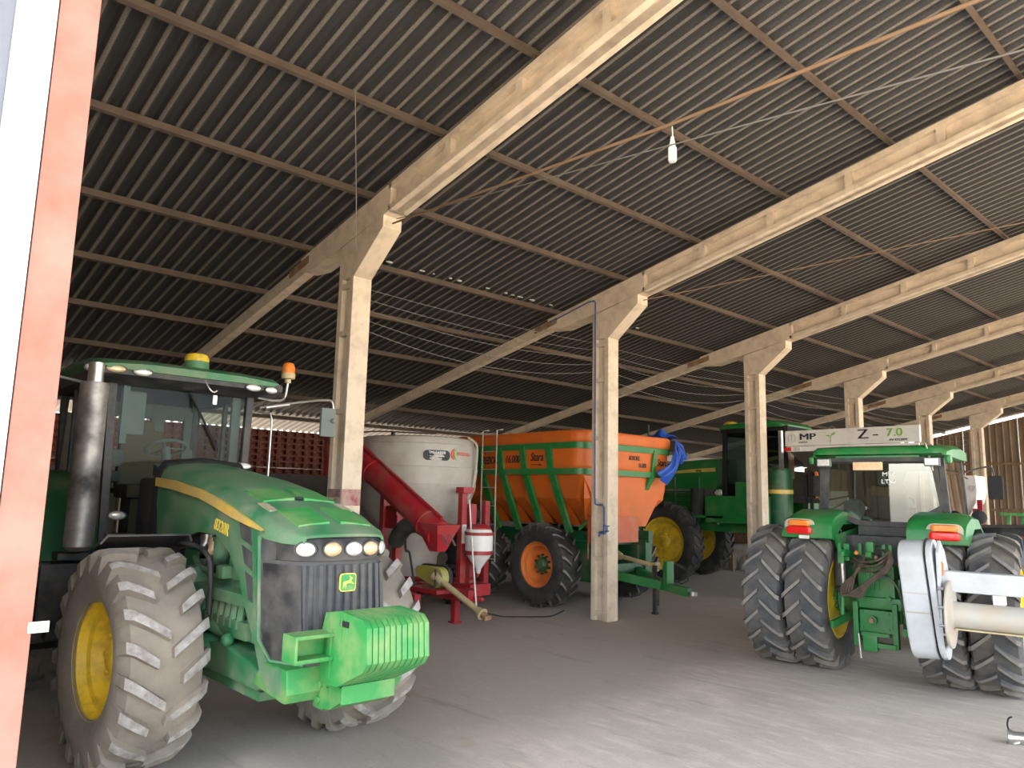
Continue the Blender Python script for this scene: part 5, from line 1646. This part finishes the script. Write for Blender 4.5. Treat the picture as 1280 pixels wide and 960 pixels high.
# mudguards with tail lamps
for s in (-1, 1):
    b = B()
    secs = []
    for x, z0, z1 in ((-0.56, 1.58, 1.72), (-0.50, 1.56, 1.81), (-0.40, 1.60, 1.86), (-0.1, 1.74, 1.92), (0.35, 1.74, 1.90), (0.75, 1.55, 1.70)):
        yi, yo = 0.40, 1.0
        secs.append([(x, s * yi, z0), (x, s * yi, z1 - 0.03), (x, s * (yi + 0.06), z1), (x, s * (yo - 0.12), z1 - 0.005), (x, s * (yo - 0.02), z1 - 0.06), (x, s * yo, z0)])
    b.loft(secs)
    fd = b.build('rear_mudguard', 'green', TB, ang=45)
    b = B()
    b.loft([[(-0.50, s * 0.40, 1.62), (0.55, s * 0.40, 1.7), (0.45, s * 0.42, 1.05), (-0.02, s * 0.42, 1.02)], [(-0.50, s * 0.385, 1.62), (0.55, s * 0.385, 1.7), (0.45, s * 0.40, 1.05), (-0.02, s * 0.40, 1.02)]])
    b.build('mudguard_side', 'green', fd)
    yc = s * 0.78
    b = B()
    b.loft([[(xx, yc + s * 0 + dy, 1.665 + dz) for dy, dz in rrect(0.155 * q, 0.046 * q, 0.035 * q)] for xx, q in ((-0.54, 1.0), (-0.585, 0.97), (-0.598, 0.7))])
    tl = b.build('tail_lamp', 'red_lens', fd)
    b = B()
    b.loft([[(xx, yc + dy, 1.75 + dz) for dy, dz in rrect(0.135 * q, 0.04 * q, 0.034 * q)] for xx, q in ((-0.53, 1.0), (-0.572, 0.97), (-0.588, 0.7))])
    b.build('turn_lamp', 'amber', tl)
    b = B()
    b.loft([[(xx, yc + dy, 1.70 + dz) for dy, dz in rrect(0.178, 0.10, 0.07)] for xx in (-0.52, -0.55)])
    b.build('lamp_bezel', 'grey_pipe', tl)
B().box((-0.575, 0.72, 1.585), (0.008, 0.12, 0.04)).build('small_plate', 'white', TB)
# hood ahead of the cab, exhaust, mirrors
b = B()
secs = []
for x, w_, z in ((1.45, 0.36, 1.86), (2.2, 0.36, 1.80), (3.0, 0.33, 1.68), (3.2, 0.26, 1.60)):
    secs.append([(x, -w_, 1.0), (x, -w_, z - 0.1), (x, -w_ * 0.7, z), (x, w_ * 0.7, z), (x, w_, z - 0.1), (x, w_, 1.0)])
b.loft(secs)
b.build('hood', 'green', TB, ang=40)
b = B()
b.tube(smooth_path([(1.42, -0.68, 2.42), (1.44, -0.85, 2.48), (1.45, -1.0, 2.50), (1.45, -1.03, 2.38)], 5), 0.012, 6)
mb = b.build('mirror_arm', 'black', TB)
B().box((1.45, -1.04, 2.24), (0.05, 0.17, 0.30), bev=0.025).build('mirror_head', 'matte_black', mb)
b = B()
b.tube(smooth_path([(1.42, 0.68, 2.42), (1.44, 0.9, 2.48), (1.45, 1.12, 2.50), (1.45, 1.15, 2.42)], 5), 0.012, 6)
mb = b.build('mirror_arm', 'black', TB)
B().box((1.45, 1.16, 2.24), (0.05, 0.17, 0.30), bev=0.025).build('mirror_head', 'black', mb)
b = B()
b.cyl((1.5, -0.56, 1.7), (1.5, -0.60, 1.98), 0.05, n=10).sphere((1.35, -0.85, 1.86), 0.09, (1, 1, 1), 10, 8)
b.build('side_lamp_bracket', 'matte_black', TB)
B().sphere((0.3, 1.15, 1.76), 0.10, (1.3, 0.9, 0.6), 12, 8).build('side_float', 'grey_pipe', TB)

# ================================================================ grey implement with chain case, beam and roller tube in the right foreground
GI = thing('mounted_implement', 'pale grey implement with egg-shaped drive case, square beam and roller tube running out right', 'implement', (5.62, 3.22, 0), rad(9))
# local x runs along the beam (to the right), local y away from the door
b = B()
out = []
for a in range(0, 181, 20):
    out.append((-0.02 + 0.24 * cos(rad(a)), 1.46 + 0.20 * sin(rad(a))))
for a in range(180, 361, 20):
    out.append((0.02 + 0.23 * cos(rad(a)), 0.76 + 0.23 * sin(rad(a))))
Rt = Matrix.Rotation(rad(-4), 3, 'Y')
def egg_shell(x0, x1, q, name, m, par, bev=0.02):
    b = B()
    b.prism([(y * q, (z - 1.1) * q + 1.1) for y, z in out], x0, x1, 'x', bev)
    for v in b.bm.verts:
        v.co = Rt @ (v.co - Vector((0, 0, 1.1))) + Vector((0, 0, 1.1))
    return b.build(name, m, par)
cs = egg_shell(-0.17, 0.06, 1.0, 'chain_case', 'grey', GI)
egg_shell(0.064, 0.072, 1.03, 'case_gasket', 'matte_black', GI, 0.0)
egg_shell(0.074, 0.13, 1.0, 'case_back', 'grey', GI, 0.01)
for z in (1.42, 1.16, 0.98):
    b = B()
    b.box((-0.055 + (z - 1.1) * -0.07, -0.236, z), (0.22, 0.012, 0.008))
    b.build('case_seam', 'grey_pipe', cs)
b = B()
b.prism([(-0.22, 0.75), (-0.22, 1.55), (-0.10, 1.66), (0.10, 1.55), (0.30, 1.30), (0.42, 1.05), (0.30, 0.80), (0.1, 0.6), (-0.12, 0.58)], 0.13, 0.16, 'x', 0.006)
b.build('side_plate', 'grey', GI)
b = B()
b.box((0.165, -0.12, 1.40), (0.012, 0.02, 0.13)).box((0.17, -0.12, 1.40), (0.012, 0.012, 0.10))
b.build('warning_label', 'orange_rim', GI)
b = B()
b.box((0.72, 0.0, 1.28), (1.2, 0.16, 0.19), bev=0.01)
b.build('square_beam', 'grey', GI)
b = B()
b.lathe([(0.0, 0.20), (0.31, 0.20), (0.315, 0.21), (0.31, 0.225), (0.13, 0.24), (0.12, 0.26), (0.12, 1.35), (0.0, 1.35)], (0, -0.10, 0.98), (1, 0, 0), 36)
b.build('roller_tube', 'grey_pipe', GI)
b = B()
b.box((0.80, -0.13, 0.855), (1.1, 0.05, 0.014))
b.build('scraper_strip', 'tan', GI)
for i, (y, z) in enumerate(((-0.28, 1.22), (-0.30, 1.05), (-0.28, 0.88), (-0.25, 0.80))):
    B().cyl((0.13, y * 0.8, z), (0.185, y * 0.8, z), 0.016, n=8).build('bolt', 'steel', GI)
b = B()
b.box((0.60, 0.02, 1.14), (0.10, 0.12, 0.10), bev=0.01)
b.build('beam_lug', 'white', GI)
b = B()
b.bar((0.0, 0.1, 1.25), (-0.25, 0.9, 0.95), 0.06, 0.08)
b.build('link_arm', 'grey', GI)
B().box((1.25, -0.1, 0.45), (0.1, 0.1, 0.9)).build('rest_leg', 'grey', GI)

# ================================================================ right background: seed drill hopper, green stand, low dark machine
SD = thing('seed_drill', 'small white hopper with red frame and thin raised red rods, right of the tractor cab', 'seeder', (2.40, 15.0, 0))
b = B()
def ring4(x0, x1, y0, y1, z):
    return [(x0, y0, z), (x1, y0, z), (x1, y1, z), (x0, y1, z)]
b.loft([ring4(-0.48, 0.42, -0.4, 0.3, 2.70), ring4(-0.50, 0.44, -0.42, 0.3, 2.66), ring4(-0.50, 0.46, -0.42, 0.3, 2.36), ring4(-0.42, 0.40, -0.34, 0.3, 2.1), ring4(-0.2, 0.2, -0.2, 0.2, 1.75), ring4(-0.18, 0.18, -0.2, 0.2, 1.5)])
b.build('seed_hopper', 'white', SD)
b = B()
b.prism([(-0.05, 2.22), (0.25, 2.22), (0.18, 2.05), (0.12, 1.85), (0.04, 1.85), (0.0, 2.05)], -0.46, -0.40, 'y')
b.box((0.42, -0.3, 1.35), (0.16, 0.16, 1.2)).box((0.5, -0.40, 1.95), (0.10, 0.06, 0.4)).box((-0.2, 0, 0.75), (1.6, 1.0, 0.14)).box((-0.8, -0.4, 0.4), (0.1, 0.1, 0.8)).box((0.6, 0.4, 0.4), (0.1, 0.1, 0.8)).box((0.6, -0.4, 0.4), (0.1, 0.1, 0.8)).box((-0.8, 0.4, 0.4), (0.1, 0.1, 0.8))
b.build('drill_frame', 'red', SD)
b = B()
b.tube([(0.40, -0.3, 2.62), (-0.5, -0.3, 3.45)], 0.016, 6).tube([(0.30, -0.42, 2.62), (-0.25, -0.4, 2.92)], 0.014, 6)
b.build('marker_rod', 'red', SD)
b = B()
b.lathe([(0.045, -0.01), (0.06, -0.01), (0.06, 0.01), (0.045, 0.01)], (0.38, -0.44, 2.42), (0, 1, 0), 16, ring=True)
b.build('round_mark', 'grey', SD)
GS = thing('steel_stand', 'small pale green steel stand against the brown end wall', 'stand', (3.25, 16.0, 0))
b = B()
b.box((0, 0, 1.84), (0.62, 0.3, 0.07), bev=0.01)
b.build('stand_top', 'green_weight', GS)
for x in (-0.16, 0.14):
    b = B()
    b.bar((x, 0, 1.81), (x - 0.10, 0, 0.0), 0.07, 0.07, (0, 1, 0))
    b.build('leg', 'green_weight', GS)
DM = thing('low_machine', 'low black farm machine with red edging behind the dual-wheel tractor', 'machine', (5.3, 8.9, 0), rad(8))
b = B()
secs = []
for x, z in ((-1.15, 1.54), (-1.0, 1.70), (0.3, 1.75), (1.6, 1.72), (2.2, 1.62)):
    secs.append([(x, -0.6, 0.5), (x, -0.62, z - 0.18), (x, -0.5, z - 0.03), (x, 0.5, z), (x, 0.6, z - 0.2), (x, 0.6, 0.5)])
b.loft(secs)
dm = b.build('machine_cover', 'black', DM, ang=40)
b = B()
b.tube([(-1.0, -0.63, 1.53), (0.3, -0.63, 1.58), (2.0, -0.63, 1.54)], 0.02, 6).tube([(-0.35, -0.64, 1.42), (-0.15, -0.64, 0.9)], 0.02, 6).box((0.5, -0.63, 0.75), (3.0, 0.04, 0.14))
b.build('red_edging', 'red', dm)
for x in (-0.7, 1.5):
    for s in (-1, 1):
        make_wheel(DM, (x, s * 0.55, 0.36), 0.36, 0.22, 0.2, 'red', 'rubber_dark', 'rubber_dark', 16, 0.02, 0.04, 0, s, 0.04)

# ================================================================ wires, lamp, loose hook
def wire(name, pts, r, m, label, cat='wire', sag=0.0, group=None):
    P = []
    for a, c in zip(pts[:-1], pts[1:]):
        a, c = Vector(a), Vector(c)
        n = 12
        for i in range(n):
            t = i / n
            p = a.lerp(c, t)
            p.z -= sag * 4 * t * (1 - t)
            P.append(p)
    P.append(Vector(pts[-1]))
    o = B().tube(P, r, 6).build(name, m)
    return tag(o, label, cat, group)
LB = Vector((5.42, -0.65, 4.66))
wire('wire_rope', [(0.82, 0.0, 5.29), LB + Vector((-0.02, 0, 0.02)), (7.57, -1.19, 4.33), (8.9, -1.5, 4.2)], 0.012, 'rope', 'twisted rusty wire rope carrying the bare lamp across the roof space')
wire('wire', [(0.82, 0.05, 5.36), (8.9, -1.25, 3.85)], 0.005, 'wire', 'thin grey wire running just below the twisted wire rope')
wire('wire', [(0.82, 5.0, 5.29), (7.4, 9.75, 6.78)], 0.008, 'rope', 'thin tan wire from the head of the column with blue pipe to the next rafter')
wire('thin_wire', [(2.1, -1.35, 6.0), (1.9, -1.15, 4.9), (1.85, -1.1, 4.45)], 0.005, 'wire', 'thin cord hanging from the roof above the big green tractor')
for i in range(5):
    z0 = 4.72 - 0.13 * i
    wire('fence_wire', [(-0.19, 0.0, z0), (-0.19, 4.86, z0 - 0.04), (-0.19, 9.86, z0 - 0.02), (-0.19, 14.86, z0), (-0.19, 19.86, z0), (-0.19, 24.86, z0)], 0.0045, 'wire', ['topmost', 'second highest', 'middle', 'second lowest', 'lowest'][i] + ' of five sagging wires strung from column to column', 'wire', 0.05 + 0.05 * i, 'sagging wires between columns')
lp = thing('hanging_lamp', 'white bulb in a white socket hanging from the twisted wire rope, nearer one', 'lamp', LB)
b = B()
b.tube([(0, 0, 0.0), (0.004, 0, -0.10)], 0.004, 6)
b.build('cord', 'white', lp)
b = B()
b.lathe([(0.0, -0.075), (0.012, -0.08), (0.018, -0.12), (0.022, -0.135), (0.022, -0.15), (0, -0.15)], n=16)
b.build('socket', 'white', lp)
b = B()
b.lathe([(0.018, -0.15), (0.03, -0.165), (0.031, -0.255), (0.026, -0.27), (0.0, -0.272)], n=18)
b.build('bulb', 'white', lp)
LB2 = Vector((7.35, 14.9, 6.3))
lp2 = thing('hanging_lamp', 'small distant white bulb under the roof at the right edge of the photo', 'lamp', LB2)
b = B()
b.tube([(0, 0, 0.42), (0, 0, 0.0)], 0.006, 6)
b.build('cord', 'white', lp2)
b = B()
b.lathe([(0.0, 0.02), (0.03, 0.0), (0.035, -0.05), (0.065, -0.1), (0.065, -0.26), (0.04, -0.3), (0, -0.31)], n=16)
b.build('bulb', 'white', lp2)
HK = thing('steel_hook', 'shiny steel fitting with a hook on the floor at bottom right', 'hook', (6.33, 2.86, 0))
b = B()
b.cyl((0.02, 0.0, 0.05), (0.30, 0.10, 0.07), 0.05, n=14).cyl((0.0, -0.005, 0.05), (0.03, 0.005, 0.05), 0.065, n=14)
b.build('hook_body', 'steel', HK)
b = B()
b.tube(smooth_path([(0.01, 0.0, 0.10), (0.0, 0.0, 0.15), (0.01, 0.01, 0.20), (0.035, 0.02, 0.215)], 5), 0.007, 6)
b.build('hook_bar', 'matte_black', HK)
b = B()
b.tube(smooth_path([(0.0, 0.0, 0.02), (0.0, -0.02, 0.01), (0.05, -0.03, 0.012), (0.09, -0.02, 0.03)], 5), 0.010, 6)
b.build('hook_loop', 'steel', HK)
